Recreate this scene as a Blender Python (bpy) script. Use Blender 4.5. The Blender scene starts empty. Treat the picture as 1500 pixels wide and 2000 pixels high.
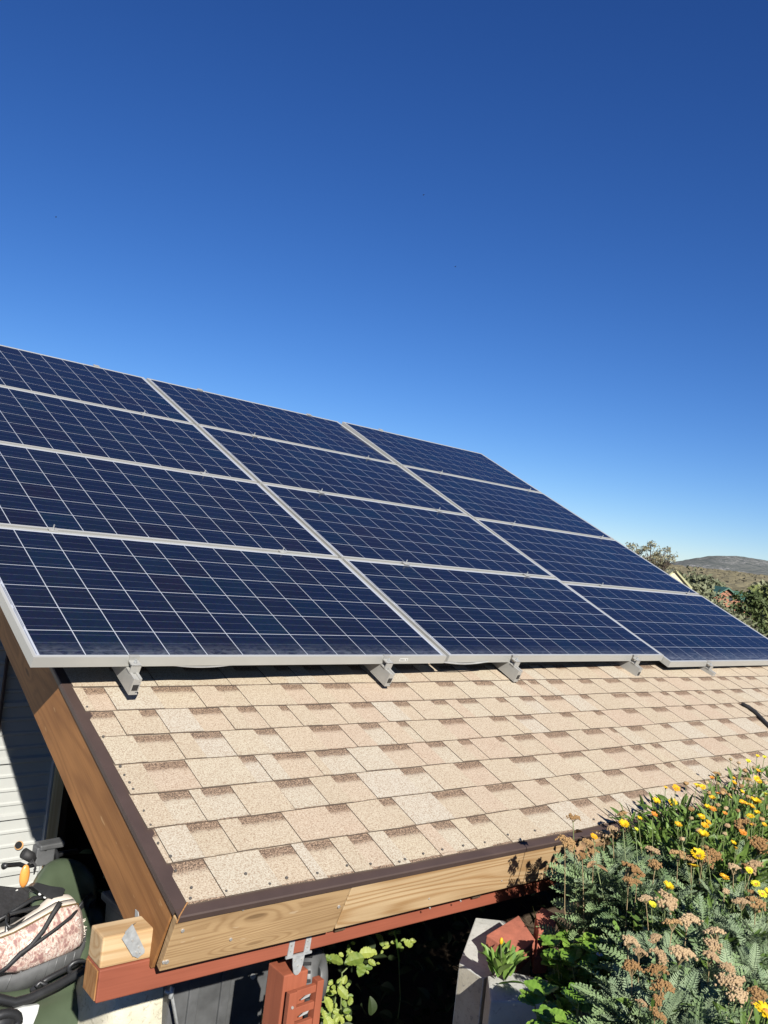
import bpy, bmesh, math, random
import numpy as np
from mathutils import Vector, Matrix
random.seed(7)
R=random.Random(11)
sc=bpy.context.scene
COL=sc.collection
# ------------------------------------------------------------------ camera
FPX=1701.645
CR=Vector((0.73908733,-0.66323182,0.11778571)); CD=Vector((0.10820809,-0.05568944,-0.99256722)); CF=Vector((0.66486158,0.74633923,0.03060769))
CAM=Vector((-1.09867414,-2.86058447,0.51932481))
cd=bpy.data.cameras.new("camera"); cam=bpy.data.objects.new("camera",cd); COL.objects.link(cam)
m=Matrix.Identity(4)
for i in range(3):
    m[i][0]=CR[i]; m[i][1]=-CD[i]; m[i][2]=-CF[i]; m[i][3]=CAM[i]
cam.matrix_world=m
cd.sensor_fit='VERTICAL'; cd.sensor_height=24; cd.sensor_width=18; cd.lens=24*FPX/2000
cd.clip_start=.02; cd.clip_end=20000
sc.camera=cam
# ------------------------------------------------------------------ light
LD=Vector((.66,1.47,-1.0)).normalized()            # travel direction of the sunlight
w=bpy.data.worlds.new("World"); sc.world=w; w.use_nodes=True
nt=w.node_tree; bg=nt.nodes['Background']
sky=nt.nodes.new('ShaderNodeTexSky'); sky.sky_type='NISHITA'; sky.sun_disc=False
sky.sun_elevation=math.asin(-LD.z); sky.sun_rotation=math.atan2(-LD.x,-LD.y)
sky.altitude=1800; sky.air_density=1.0; sky.dust_density=.05; sky.ozone_density=5.0
hs=nt.nodes.new('ShaderNodeHueSaturation'); hs.inputs['Saturation'].default_value=1.18; nt.links.new(sky.outputs[0],hs.inputs['Color'])
sp=nt.nodes.new('ShaderNodeSeparateColor'); cb_=nt.nodes.new('ShaderNodeCombineColor'); nt.links.new(hs.outputs[0],sp.inputs[0])
for i,(g_,p_) in enumerate(((.80,1.07),(.71,1.115),(.99,1.0))):      # deep phone-camera blue, the same for every direction
    a_=nt.nodes.new('ShaderNodeMath'); a_.operation='POWER'; a_.inputs[1].default_value=p_; b__=nt.nodes.new('ShaderNodeMath'); b__.operation='MULTIPLY'; b__.inputs[1].default_value=g_
    nt.links.new(sp.outputs[i],a_.inputs[0]); nt.links.new(a_.outputs[0],b__.inputs[0]); nt.links.new(b__.outputs[0],cb_.inputs[i])
nt.links.new(cb_.outputs[0],bg.inputs[0]); bg.inputs[1].default_value=.05
sd=bpy.data.lights.new("sun",'SUN'); sd.energy=5.0; sd.angle=math.radians(.5); sd.color=(1.0,.955,.88)
sun=bpy.data.objects.new("sun",sd); COL.objects.link(sun)
sun.rotation_euler=LD.to_track_quat('-Z','Y').to_euler()
sc.view_settings.view_transform='Standard'; sc.view_settings.look='None'; sc.view_settings.exposure=1.1; sc.view_settings.gamma=1
sc.view_settings.use_curve_mapping=False
# ------------------------------------------------------------------ frames of reference
def V(*a): return Vector(a)
yaw=-.0444; phi=.3613
RO=V(0.15644359,-0.85880704,-0.49810587)
RU=V(math.cos(yaw),math.sin(yaw),0); RV=V(-math.sin(yaw)*math.cos(phi),math.cos(yaw)*math.cos(phi),math.sin(phi)); RN=RU.cross(RV)
WB=V(-math.sin(yaw),math.cos(yaw),0)
def roof(a,b,c=0): return RO+RU*a+RV*b+RN*c
def beam(s,d,z): # s along, d depth behind the beam's front face, z height
    q=V(0,-.80,0)+RU*s; q.z=z; return CAM+(q-CAM)*1.0218+WB*d
TH=math.radians(23.5)
def ray(px,py): return CR*((px-750)/FPX)+CD*((py-1000)/FPX)+CF
def hit(px,py,p0,n):
    d=ray(px,py); return CAM+d*((p0-CAM).dot(n)/d.dot(n))
def atz(px,py,z): return hit(px,py,V(0,0,z),V(0,0,1))
def aty(px,py,y): return hit(px,py,V(0,y,0),V(0,1,0))
def far(px,py,dist): return CAM+ray(px,py).normalized()*dist
# ------------------------------------------------------------------ materials
def newmat(name):
    m=bpy.data.materials.new(name); m.use_nodes=True; return m,m.node_tree,m.node_tree.nodes['Principled BSDF']
def N(nt,t,**k):
    n=nt.nodes.new(t)
    for a,b in k.items(): setattr(n,a,b)
    return n
def pos(nt): return N(nt,'ShaderNodeNewGeometry').outputs['Position']
def frame(nt,ax,ay,az,s=(1,1,1),org=(0,0,0)):
    p=pos(nt); sub=N(nt,'ShaderNodeVectorMath',operation='SUBTRACT'); nt.links.new(p,sub.inputs[0]); sub.inputs[1].default_value=org
    comb=N(nt,'ShaderNodeCombineXYZ')
    for i,(a,k) in enumerate(zip((ax,ay,az),s)):
        d=N(nt,'ShaderNodeVectorMath',operation='DOT_PRODUCT'); nt.links.new(sub.outputs[0],d.inputs[0]); d.inputs[1].default_value=tuple(Vector(a)*k)
        nt.links.new(d.outputs['Value'],comb.inputs[i])
    return comb.outputs[0]
def noise(nt,vec,scale,detail=3,rough=.5,dist=0):
    n=N(nt,'ShaderNodeTexNoise'); n.inputs['Scale'].default_value=scale; n.inputs['Detail'].default_value=detail; n.inputs['Roughness'].default_value=rough; n.inputs['Distortion'].default_value=dist
    if vec is not None: nt.links.new(vec,n.inputs['Vector'])
    return n.outputs['Fac']
def ramp(nt,fac,stops,interp='LINEAR'):
    r=N(nt,'ShaderNodeValToRGB'); r.color_ramp.interpolation=interp
    e=r.color_ramp.elements
    while len(e)<len(stops): e.new(.5)
    for i,(p,c) in enumerate(stops):
        e[i].position=p; e[i].color=(c[0],c[1],c[2],1) if not isinstance(c,(int,float)) else (c,c,c,1)
    nt.links.new(fac,r.inputs[0]); return r.outputs[0]
def mix(nt,fac,a,b,bt='MIX'):
    n=N(nt,'ShaderNodeMix',data_type='RGBA',blend_type=bt)
    for s,vv in ((n.inputs[0],fac),(n.inputs[6],a),(n.inputs[7],b)):
        if hasattr(vv,'is_linked') or hasattr(vv,'links'): nt.links.new(vv,s)
        elif isinstance(vv,(int,float)): s.default_value=vv
        else: s.default_value=(*vv,1)
    return n.outputs[2]
def mth(nt,op,a,b=None,c=None):
    n=N(nt,'ShaderNodeMath',operation=op)
    for s,vv in zip(n.inputs,(a,b,c)):
        if vv is None: continue
        if isinstance(vv,(int,float)): s.default_value=vv
        else: nt.links.new(vv,s)
    return n.outputs[0]
def bump(nt,b,h,strength=.3,dist=.01):
    n=N(nt,'ShaderNodeBump'); n.inputs['Strength'].default_value=strength; n.inputs['Distance'].default_value=dist
    nt.links.new(h,n.inputs['Height']); nt.links.new(n.outputs[0],b.inputs['Normal'])
def objrand(nt): return N(nt,'ShaderNodeObjectInfo').outputs['Random']
def simple(name,c,rough=.6,metal=0,var=.15,ns=20,spec=.5,bmp=0):
    m,nt,b=newmat(name); f=noise(nt,pos(nt),ns,4,.6)
    nt.links.new(mix(nt,ramp(nt,f,[(.3,0.0),(.7,1.0)]),tuple(x*(1-var) for x in c),tuple(min(1,x*(1+var)) for x in c)),b.inputs['Base Color'])
    b.inputs['Roughness'].default_value=rough; b.inputs['Metallic'].default_value=metal; b.inputs['Specular IOR Level'].default_value=spec
    if bmp: bump(nt,b,noise(nt,pos(nt),ns*6,4,.6),bmp,.004)
    return m
def wood(name,dark,light,ax,ay,az,bands=22,across=7,along=.7,rough=.75,knots=False,org=(0,0,0),contrast=1.0,fleck=None):
    m,nt,b=newmat(name)
    big=frame(nt,ax,ay,az,(along,across,across),org); fine=frame(nt,ax,ay,az,(5,190,190),org)
    F=noise(nt,big,1,1.5,.45,.35)
    vo=N(nt,'ShaderNodeTexVoronoi'); vo.inputs['Scale'].default_value=1; nt.links.new(frame(nt,ax,ay,az,(1.9,8,8),org),vo.inputs['Vector']); kd=vo.outputs['Distance']
    F=mth(nt,'ADD',F,ramp(nt,kd,[(.02,.16),(.30,0.0)]))
    s=mth(nt,'SINE',mth(nt,'MULTIPLY',F,bands*6.283)); s=mth(nt,'MULTIPLY_ADD',s,.5,.5); s=mth(nt,'POWER',s,2.2)
    g=noise(nt,fine,1,3,.6)
    f=mth(nt,'ADD',mth(nt,'MULTIPLY',s,.5*contrast),mth(nt,'MULTIPLY',g,.65))
    patch=noise(nt,frame(nt,ax,ay,az,(3,9,9),org),1,2,.5)
    c=mix(nt,ramp(nt,f,[(.12,0.0),(.9,1.0)]),light,dark)
    c=mix(nt,ramp(nt,patch,[(.35,0.0),(.75,.55)]),c,tuple(x*.8 for x in dark))
    kk=ramp(nt,kd,[(.045,.85),(.085,0.0)]); c=mix(nt,kk,c,tuple(x*.62 for x in dark))
    if fleck:
        fl=noise(nt,frame(nt,ax,ay,az,(14,50,50),org),1,2,.5)
        c=mix(nt,ramp(nt,fl,[(.70,0.0),(.76,.6)]),c,fleck)
    nt.links.new(c,b.inputs['Base Color']); b.inputs['Roughness'].default_value=rough; b.inputs['Specular IOR Level'].default_value=.3
    bump(nt,b,f,.25,.0015)
    return m
M={}
M['rafter']=wood('stained_rafter_wood',(.20,.080,.024),(.46,.215,.070),RV,RN,RU,bands=13,across=6,along=.5,contrast=.5,org=(0,0,0),fleck=(.56,.36,.17))
M['fascia']=wood('weathered_fascia_wood',(.30,.175,.078),(.56,.385,.20),RU,RN,RV,bands=24,across=7,along=.5,contrast=.65,fleck=(.6,.46,.3))
M['fascia2']=wood('weathered_fascia_wood_pale',(.40,.235,.10),(.68,.51,.30),RU,RN,RV,bands=20,across=7,along=.5,org=(3,0,1))
M['pale']=wood('new_pine_wood',(.48,.30,.14),(.70,.53,.32),RU,V(0,0,1),WB,bands=7,across=11,along=.5)
M['endgrain']=wood('end_grain_wood',(.30,.13,.04),(.55,.30,.12),V(0,0,1),WB,RU,bands=16,across=14,along=3)
M['red']=wood('red_stained_wood',(.225,.062,.034),(.33,.098,.055),RU,V(0,0,1),WB,bands=7,across=7,along=.4,contrast=.35,rough=.62)
M['redpost']=wood('red_stained_post_wood',(.24,.066,.034),(.37,.112,.058),V(0,0,1),RU,WB,bands=7,across=9,along=.4,contrast=.35,rough=.62)
M['stud']=wood('pine_stud_wood',(.75,.52,.24),(.95,.75,.42),V(0,0,1),V(1,0,0),V(0,1,0),bands=8,across=14)
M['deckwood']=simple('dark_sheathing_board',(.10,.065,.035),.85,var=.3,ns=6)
M['drip']=simple('brown_painted_drip_metal',(.068,.043,.035),.6,var=.12,ns=9,spec=.5)
M['galv']=simple('galvanised_steel',(.42,.435,.435),.45,.25,.2,60)
M['nail']=simple('nail_head_steel',(.62,.60,.56),.4,.5,.2,200)
M['tar']=simple('black_sealant_spot',(.10,.09,.08),.7)
M['alu']=simple('anodised_aluminium_frame',(.49,.49,.46),.42,.25,.05,4)
M['rail']=simple('mill_finish_rail_aluminium',(.46,.455,.425),.42,.3,.06,14)
M['black']=simple('black_plastic',(.022,.023,.025),.42,var=.3,ns=14)
M['greyplastic']=simple('dusty_grey_plastic',(.10,.103,.105),.5,var=.3,ns=9,bmp=.1)
M['rubber']=simple('black_rubber',(.018,.018,.019),.7,var=.3)
M['atvgreen']=simple('dull_green_atv_plastic',(.075,.10,.06),.36,var=.14,ns=5)
M['orange']=simple('amber_reflector',(.75,.32,.07),.35)
M['white']=simple('white_painted_metal',(.47,.48,.455),.42,var=.07,ns=3)
M['backsheet']=simple('white_backsheet_under_glass',(.44,.47,.53),.12,var=.03)
M['glasslight']=simple('clear_lamp_lens',(.7,.72,.7),.12)
M['cloth']=simple('black_woven_cloth',(.02,.02,.022),.85,var=.4,ns=60,bmp=.4)
M['sticker']=simple('white_sticker',(.68,.68,.64),.5,var=.02)
M['ink']=simple('grey_sticker_ink',(.16,.16,.16),.6)
M['brick']=simple('red_concrete_paver',(.40,.125,.075),.85,var=.22,ns=22,bmp=.35)
M['cable']=simple('grey_cable_jacket',(.35,.35,.34),.5)
M['ribbon']=simple('tinned_copper_ribbon',(.30,.31,.33),.3,.7)
M['seal']=simple('bare_foam_edge',(.62,.34,.13),.8)
# concrete with aggregate
def concrete(name,a,bcol,speck):
    m,nt,b=newmat(name); p=pos(nt)
    f=noise(nt,p,9,5,.6); c=mix(nt,ramp(nt,f,[(.3,0.0),(.7,1.0)]),a,bcol)
    f2=noise(nt,p,48,5,.7,.6); c=mix(nt,ramp(nt,f2,[(.54,0.0),(.66,.75)]),c,speck)
    nt.links.new(c,b.inputs['Base Color']); b.inputs['Roughness'].default_value=.9
    bump(nt,b,noise(nt,p,120,4,.7),.35,.004); return m
M['concrete']=concrete('grey_cast_concrete',(.46,.46,.42),(.62,.62,.57),(.38,.37,.33))
M['pebbly']=concrete('broken_pebbly_concrete',(.40,.36,.27),(.56,.52,.42),(.20,.19,.18))
M['rock']=concrete('pale_limestone',(.50,.47,.34),(.66,.62,.50),(.30,.28,.20))
# camouflage cloth
def camo():
    m,nt,b=newmat('pink_camouflage_fabric'); p=pos(nt)
    f=noise(nt,frame(nt,V(1,0,0),V(0,1,0),V(0,0,1),(1.4,1,.9)),26,5,.65,.3)
    c=ramp(nt,f,[(.30,(.30,.165,.15)),(.42,(.50,.33,.275)),(.48,(.64,.54,.46)),(.54,(.40,.25,.22)),(.60,(.72,.66,.58))],'CONSTANT')
    g=noise(nt,p,55,3,.6); c=mix(nt,ramp(nt,g,[(.5,0.0),(.62,.4)]),c,(.42,.29,.24))
    nt.links.new(c,b.inputs['Base Color']); b.inputs['Roughness'].default_value=.8
    bump(nt,b,noise(nt,p,22,3,.5),.5,.02); return m
M['camo']=camo(); M['camotop']=simple('cream_bag_top_fabric',(.70,.62,.53),.85,var=.08,ns=10,bmp=.1)
# solar cell: silicon under glass
def cellmat():
    m,nt,b=newmat('solar_cell_under_glass')
    r=objrand(nt)
    base=ramp(nt,r,[(0,(.0055,.0095,.026)),(.45,(.0055,.0105,.029)),(.66,(.0065,.0085,.022)),(.84,(.0045,.0125,.031)),(.95,(.0066,.0088,.022)),(1,(.0075,.0085,.021))],'LINEAR')
    tc=N(nt,'ShaderNodeTexCoord').outputs['Object']
    sx=N(nt,'ShaderNodeSeparateXYZ'); nt.links.new(tc,sx.inputs[0])
    y=sx.outputs[1]
    k=mth(nt,'FRACT',mth(nt,'MULTIPLY',y,3/.1508)); line=mth(nt,'LESS_THAN',mth(nt,'ABSOLUTE',mth(nt,'SUBTRACT',k,.5)),.020)
    c=mix(nt,mth(nt,'MULTIPLY',line,.30),base,(.16,.19,.26))
    g=N(nt,'ShaderNodeTexVoronoi'); g.inputs['Scale'].default_value=90; nt.links.new(pos(nt),g.inputs['Vector'])
    c=mix(nt,.16,c,g.outputs['Color'],'OVERLAY')
    # dust that settled on the lowest cells above the bottom frame
    b3=frame(nt,V(1,0,0),V(0,math.cos(TH),math.sin(TH)),V(0,0,1))
    sb=N(nt,'ShaderNodeSeparateXYZ'); nt.links.new(b3,sb.inputs[0])
    fall=N(nt,'ShaderNodeMapRange'); nt.links.new(sb.outputs[1],fall.inputs[0]); fall.inputs[1].default_value=.0; fall.inputs[2].default_value=.12; fall.inputs[3].default_value=1; fall.inputs[4].default_value=0
    dn=noise(nt,frame(nt,V(1,0,0),V(0,1,0),V(0,0,1),(1,2.2,1)),26,4,.65,.6)
    d=mth(nt,'MULTIPLY',mth(nt,'POWER',fall.outputs[0],1.6),ramp(nt,dn,[(.35,.1),(.75,1.0)]))
    c=mix(nt,mth(nt,'MULTIPLY',d,.42),c,(.30,.33,.38))
    d2=noise(nt,pos(nt),3,3,.5); c=mix(nt,mth(nt,'MULTIPLY',d2,.012),c,(.4,.42,.46))
    nt.links.new(c,b.inputs['Base Color'])
    b.inputs['Roughness'].default_value=.16; b.inputs['Specular IOR Level'].default_value=.21
    return m
M['cell']=cellmat()
# shingles
EXP=.1480
def shingle(name,band):
    m,nt,b=newmat(name); r=objrand(nt); p=pos(nt)
    base=ramp(nt,r,[(0,(.460,.392,.285)),(.30,(.485,.413,.305)),(.48,(.478,.392,.292)),(.60,(.475,.372,.278)),(.70,(.495,.430,.310)),(.84,(.49,.443,.345)),(1,(.495,.455,.375))])
    blo=noise(nt,p,14,3,.5); base=mix(nt,ramp(nt,blo,[(.3,0.0),(.7,.35)]),base,(.48,.41,.31))
    g=noise(nt,p,190,3,.9); base=mix(nt,ramp(nt,g,[(.40,.9),(.51,0.0)]),base,(.27,.185,.12))
    base=mix(nt,ramp(nt,g,[(.55,0.0),(.70,.5)]),base,(.62,.56,.46))
    q0=frame(nt,RU,RV,RN,(1,1/EXP,1),tuple(RO)); s0=N(nt,'ShaderNodeSeparateXYZ'); nt.links.new(q0,s0.inputs[0]); f0=mth(nt,'FRACT',s0.outputs[1])
    ew=mth(nt,'MULTIPLY',ramp(nt,f0,[(.0,.55),(.045,0.0)]),ramp(nt,noise(nt,p,24,3,.7),[(.45,0.0),(.62,1.0)])); base=mix(nt,ew,base,(.12,.085,.055))
    g3=noise(nt,p,700,1,.5); base=mix(nt,ramp(nt,g3,[(.62,0.0),(.66,.55)]),base,(.17,.13,.10))
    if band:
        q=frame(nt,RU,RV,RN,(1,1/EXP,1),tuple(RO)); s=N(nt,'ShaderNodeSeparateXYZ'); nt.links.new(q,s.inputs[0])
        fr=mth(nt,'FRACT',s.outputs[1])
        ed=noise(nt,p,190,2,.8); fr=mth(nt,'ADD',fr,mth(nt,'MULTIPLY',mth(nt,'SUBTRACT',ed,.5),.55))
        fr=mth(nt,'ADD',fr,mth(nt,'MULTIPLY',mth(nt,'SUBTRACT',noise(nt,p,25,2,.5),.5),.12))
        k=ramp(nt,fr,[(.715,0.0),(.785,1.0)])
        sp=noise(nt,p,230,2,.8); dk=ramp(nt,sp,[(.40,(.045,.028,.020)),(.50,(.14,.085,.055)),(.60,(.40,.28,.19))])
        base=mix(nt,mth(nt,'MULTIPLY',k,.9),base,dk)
    nt.links.new(base,b.inputs['Base Color']); b.inputs['Roughness'].default_value=.92; b.inputs['Specular IOR Level'].default_value=.25
    bump(nt,b,g,.35,.0012); return m
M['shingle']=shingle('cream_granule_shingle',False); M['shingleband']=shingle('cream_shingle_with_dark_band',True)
M['asphalt']=simple('dark_asphalt_shingle_edge',(.11,.080,.058),.9,var=.35,ns=200)
# vegetation
def leafmat(name,a,b_,trans=.25,rough=.5,ns=30,vein=None):
    m,nt,b=newmat(name); r=objrand(nt)
    f=noise(nt,pos(nt),ns,3,.6); f=mth(nt,'ADD',mth(nt,'MULTIPLY',r,.6),mth(nt,'MULTIPLY',f,.6))
    c=mix(nt,ramp(nt,f,[(.25,0.0),(.9,1.0)]),a,b_)
    nt.links.new(c,b.inputs['Base Color']); b.inputs['Roughness'].default_value=rough; b.inputs['Specular IOR Level'].default_value=.35
    t=N(nt,'ShaderNodeBsdfTranslucent'); nt.links.new(c,t.inputs[0])
    ms=N(nt,'ShaderNodeMixShader'); ms.inputs[0].default_value=trans
    nt.links.new(b.outputs[0],ms.inputs[1]); nt.links.new(t.outputs[0],ms.inputs[2])
    nt.links.new(ms.outputs[0],nt.nodes['Material Output'].inputs[0]); return m
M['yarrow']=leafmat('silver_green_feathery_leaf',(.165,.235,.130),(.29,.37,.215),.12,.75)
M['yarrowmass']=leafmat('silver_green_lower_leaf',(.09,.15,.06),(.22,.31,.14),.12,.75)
M['calleaf']=leafmat('green_marigold_leaf',(.065,.125,.022),(.17,.27,.055),.22,.5)
M['stemgreen']=leafmat('pale_green_stem',(.16,.22,.08),(.24,.28,.11),.1,.6)
M['stemdry']=leafmat('dry_tan_stem',(.30,.22,.11),(.42,.32,.17),.1,.8)
M['berry']=leafmat('bright_green_strawberry_leaf',(.11,.235,.03),(.27,.43,.07),.25,.38)
M['lettuce']=leafmat('light_green_rosette_leaf',(.10,.22,.035),(.24,.36,.08),.25,.45)
M['vine']=leafmat('yellow_green_vine_leaf',(.11,.19,.03),(.38,.44,.09),.3,.5,60)
M['dry']=leafmat('brown_dried_leaf',(.28,.15,.07),(.42,.26,.13),.2,.8)
M['redleaf']=leafmat('reddish_brown_leaf',(.20,.13,.05),(.34,.22,.08),.2,.6)
M['head']=leafmat('tan_dried_flower_head',(.26,.14,.05),(.44,.28,.125),.05,.9,120)
M['headpale']=leafmat('pinkish_tan_dried_flower_head',(.34,.22,.115),(.52,.38,.22),.05,.9,120)
M['yellow']=leafmat('bright_yellow_petal',(.86,.55,.010),(.92,.66,.02),.2,.5)
M['amber']=leafmat('orange_yellow_petal',(.84,.42,.012),(.90,.52,.02),.2,.5)
M['orangep']=leafmat('orange_petal',(.72,.20,.02),(.80,.33,.05),.2,.5)
M['lemon']=leafmat('lemon_yellow_petal',(.78,.74,.03),(.85,.80,.06),.2,.5)
M['disc']=simple('orange_brown_flower_disc',(.48,.22,.03),.9)
M['shadeleaf']=leafmat('leaf_with_painted_shade',(.016,.030,.008),(.035,.055,.016),.1,.6)  # near-black base paints the deep shade into these leaves
M['soil']=simple('dark_garden_soil',(.055,.040,.028),.95,var=.4,ns=30,bmp=.5)
M['bark']=simple('grey_brown_bark',(.12,.09,.065),.9,var=.35,ns=30,bmp=.4)
M['juniper']=leafmat('juniper_foliage',(.065,.095,.028),(.21,.24,.075),.12,.7,2)
M['juniper2']=leafmat('grey_green_juniper_foliage',(.12,.14,.075),(.30,.31,.18),.12,.7,2)
M['oak']=leafmat('grey_green_sparse_foliage',(.13,.13,.065),(.30,.28,.17),.2,.7,4)
M['shrub']=leafmat('brown_desert_scrub',(.085,.080,.045),(.19,.165,.10),.05,.9,.3)
def soften(m,k=.67):
    # bring the base colours down to real-world albedo
    nt=m.node_tree
    for n in list(nt.nodes):
        if n.type in ('BSDF_PRINCIPLED','BSDF_TRANSLUCENT'):
            i=n.inputs[0]
            if i.links:
                src=i.links[0].from_socket; q=N(nt,'ShaderNodeMix',data_type='RGBA',blend_type='MULTIPLY'); q.inputs[0].default_value=1
                nt.links.new(src,q.inputs[6]); q.inputs[7].default_value=(k,k,k,1); nt.links.new(q.outputs[2],i)
for k_,m_ in list(M.items()): soften(m_,.74 if k_.startswith('shingle') else .67)
# ------------------------------------------------------------------ object helpers
OFF={}
def tag(o,label=None,cat=None,group=None,kind=None):
    for k,v in (('label',label),('category',cat),('group',group),('kind',kind)):
        if v: o[k]=v
    return o
def thing(name,loc,label,cat,group=None):
    o=bpy.data.objects.new(name,None); COL.objects.link(o); o.location=loc; o.empty_display_size=.1
    OFF[o.name]=Vector(loc); return tag(o,label,cat,group)
class MB:
    def __init__(s): s.v=[]; s.f=[]; s.m=[]
    def add(s,vs,fs,mi=0):
        n=len(s.v); s.v+= [Vector(x) for x in vs]; s.f+=[tuple(i+n for i in f) for f in fs]; s.m+=[mi]*len(fs); return s
    def hexa(s,p,mi=0): # 8 points: bottom 4 ccw, top 4 ccw
        return s.add(p,[(3,2,1,0),(4,5,6,7),(0,1,5,4),(1,2,6,5),(2,3,7,6),(3,0,4,7)],mi)
    def box(s,o,a,b,c,mi=0): # corner o, edges a,b,c (right-handed)
        return s.hexa([o,o+a,o+a+b,o+b,o+c,o+a+c,o+a+b+c,o+b+c],mi)
    def prism(s,pts,d,mi=0):
        n=len(pts); q=[Vector(p) for p in pts]; 
        return s.add(q+[p+d for p in q],[tuple(range(n))[::-1],tuple(range(n,2*n))]+[(i,(i+1)%n,(i+1)%n+n,i+n) for i in range(n)],mi)
    def tube(s,pts,r,n=8,mi=0,cap=True):
        pts=[Vector(p) for p in pts]; rs=r if isinstance(r,(list,tuple)) else [r]*len(pts)
        base=len(s.v); up=None
        for i,p in enumerate(pts):
            t=(pts[min(i+1,len(pts)-1)]-pts[max(i-1,0)]).normalized()
            if up is None:
                up=t.orthogonal().normalized()
            up=(up-t*up.dot(t)).normalized(); sd_=t.cross(up)
            for k in range(n):
                a=2*math.pi*k/n; s.v.append(p+(up*math.cos(a)+sd_*math.sin(a))*rs[i])
        for i in range(len(pts)-1):
            for k in range(n):
                a=base+i*n+k; b_=base+i*n+(k+1)%n; s.f.append((a,b_,b_+n,a+n)); s.m.append(mi)
        if cap:
            s.f.append(tuple(base+k for k in range(n))[::-1]); s.m.append(mi)
            e=base+(len(pts)-1)*n; s.f.append(tuple(e+k for k in range(n))); s.m.append(mi)
        return s
    def cyl(s,c,axis,r,h,n=12,mi=0): return s.tube([c,Vector(c)+Vector(axis).normalized()*h],r,n,mi)
    def ball(s,c,r,seg=8,rings=5,mi=0,fn=None):
        c=Vector(c); rr=Vector(r) if isinstance(r,(tuple,list,Vector)) else V(r,r,r); base=len(s.v); g=[]
        for i in range(rings+1):
            th=math.pi*i/rings
            for k in range(seg):
                ph=2*math.pi*k/seg; d=V(math.sin(th)*math.cos(ph),math.sin(th)*math.sin(ph),math.cos(th))
                q=V(d.x*rr.x,d.y*rr.y,d.z*rr.z)
                if fn: q=q*fn(d)
                s.v.append(c+q)
        for i in range(rings):
            for k in range(seg):
                a=base+i*seg+k; b_=base+i*seg+(k+1)%seg; s.f.append((a,a+seg,b_+seg,b_)); s.m.append(mi)
        return s
    def mesh(s,name,off=V(0,0,0),smooth=False):
        me=bpy.data.meshes.new(name); me.from_pydata([tuple(v-off) for v in s.v],[],s.f)
        me.polygons.foreach_set('material_index',s.m)
        if smooth: me.polygons.foreach_set('use_smooth',[True]*len(s.f))
        me.update(); return me
    def build(s,name,mats,parent=None,smooth=False,bevel=0,label=None,fix=True):
        off=OFF[parent.name] if parent else V(0,0,0)
        me=s.mesh(name,off,smooth)
        if fix or bevel:
            bm=bmesh.new(); bm.from_mesh(me)
            if bevel:
                bmesh.ops.remove_doubles(bm,verts=bm.verts,dist=1e-5)
                bmesh.ops.bevel(bm,geom=list(bm.edges),offset=bevel,segments=2,profile=.6,affect='EDGES')
            bmesh.ops.recalc_face_normals(bm,faces=bm.faces); bm.to_mesh(me); bm.free()
        for k in (mats if isinstance(mats,(list,tuple)) else [mats]): me.materials.append(M[k])
        o=bpy.data.objects.new(name,me); COL.objects.link(o)
        if parent: o.parent=parent; OFF[o.name]=off
        if label: o['label']=label
        return o
def place(me,name,parent,mw,label=None):
    off=OFF[parent.name] if parent else V(0,0,0)
    o=bpy.data.objects.new(name,me); COL.objects.link(o)
    if parent: o.parent=parent; OFF[o.name]=off
    o.matrix_basis=Matrix.Translation(-off)@mw
    if label: o['label']=label
    return o
def basis(o,x,y,z):
    m=Matrix.Identity(4)
    for i in range(3): m[i][0]=x[i]; m[i][1]=y[i]; m[i][2]=z[i]; m[i][3]=o[i]
    return m
# ================================================================== SETTING
def sstep(a,b,x):
    t=min(1,max(0,(x-a)/(b-a))); return t*t*(3-2*t)
from mathutils import noise as mn
FARD=V(.893,.449,0).normalized(); FARS=V(-FARD.y,FARD.x,0)
def ground_h(x,y):
    # lower yard, higher camera bank, raised flower bed
    bank=1-sstep(-1.75,-1.35,y)
    bed=sstep(1.28,1.36,x-(-y-1.0)*-.45)*(1-sstep(-1.06,-.98,y+.04*(x-1.3)))*(1-sstep(9,12,x))
    near=max(0.98*bank,1.19*bed)
    d=V(x+1.1,y+2.86,0); al=d.dot(FARD); si=d.dot(FARS); r=d.length
    h=-2.2+near*(1-sstep(14,26,r))
    h-=1.6*sstep(12,70,r)*(1-sstep(150,500,r))
    h+=sstep(150,1500,al)*11.5*(1+.25*mn.noise(V(x*.004,y*.004,0)))
    h+=.5*mn.noise(V(x*.02,y*.02,1))*sstep(20,80,r)
    return h
def groundmesh():
    n=220; b_=8.6; a_=6000/math.sinh(b_)
    ts=[a_*math.sinh(b_*(2*i/n-1)) for i in range(n+1)]
    vs=[];fs=[]
    for j in ts:
        for i in ts: vs.append((i+1.0,j-1.0,ground_h(i+1.0,j-1.0)))
    for j in range(n):
        for i in range(n):
            a=j*(n+1)+i; fs.append((a,a+1,a+n+2,a+n+1))
    g=MB(); g.v=[Vector(v) for v in vs]; g.f=fs; g.m=[0]*len(fs); return g
m,nt,b=newmat('dry_ground'); p=pos(nt)
f=noise(nt,p,.022,4,.62); f1=noise(nt,p,1.3,5,.6)
c=mix(nt,ramp(nt,f,[(.38,0.0),(.62,1.0)]),(.44,.32,.20),(.21,.155,.09))
c=mix(nt,ramp(nt,f1,[(.35,0.0),(.7,.45)]),c,(.10,.075,.045))
dist=N(nt,'ShaderNodeVectorMath',operation='LENGTH'); nt.links.new(p,dist.inputs[0])
nearf=N(nt,'ShaderNodeMapRange'); nt.links.new(dist.outputs['Value'],nearf.inputs[0]); nearf.inputs[1].default_value=60; nearf.inputs[2].default_value=140; nearf.inputs[3].default_value=1; nearf.inputs[4].default_value=0
c=mix(nt,nearf.outputs[0],c,(.075,.055,.038))
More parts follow.
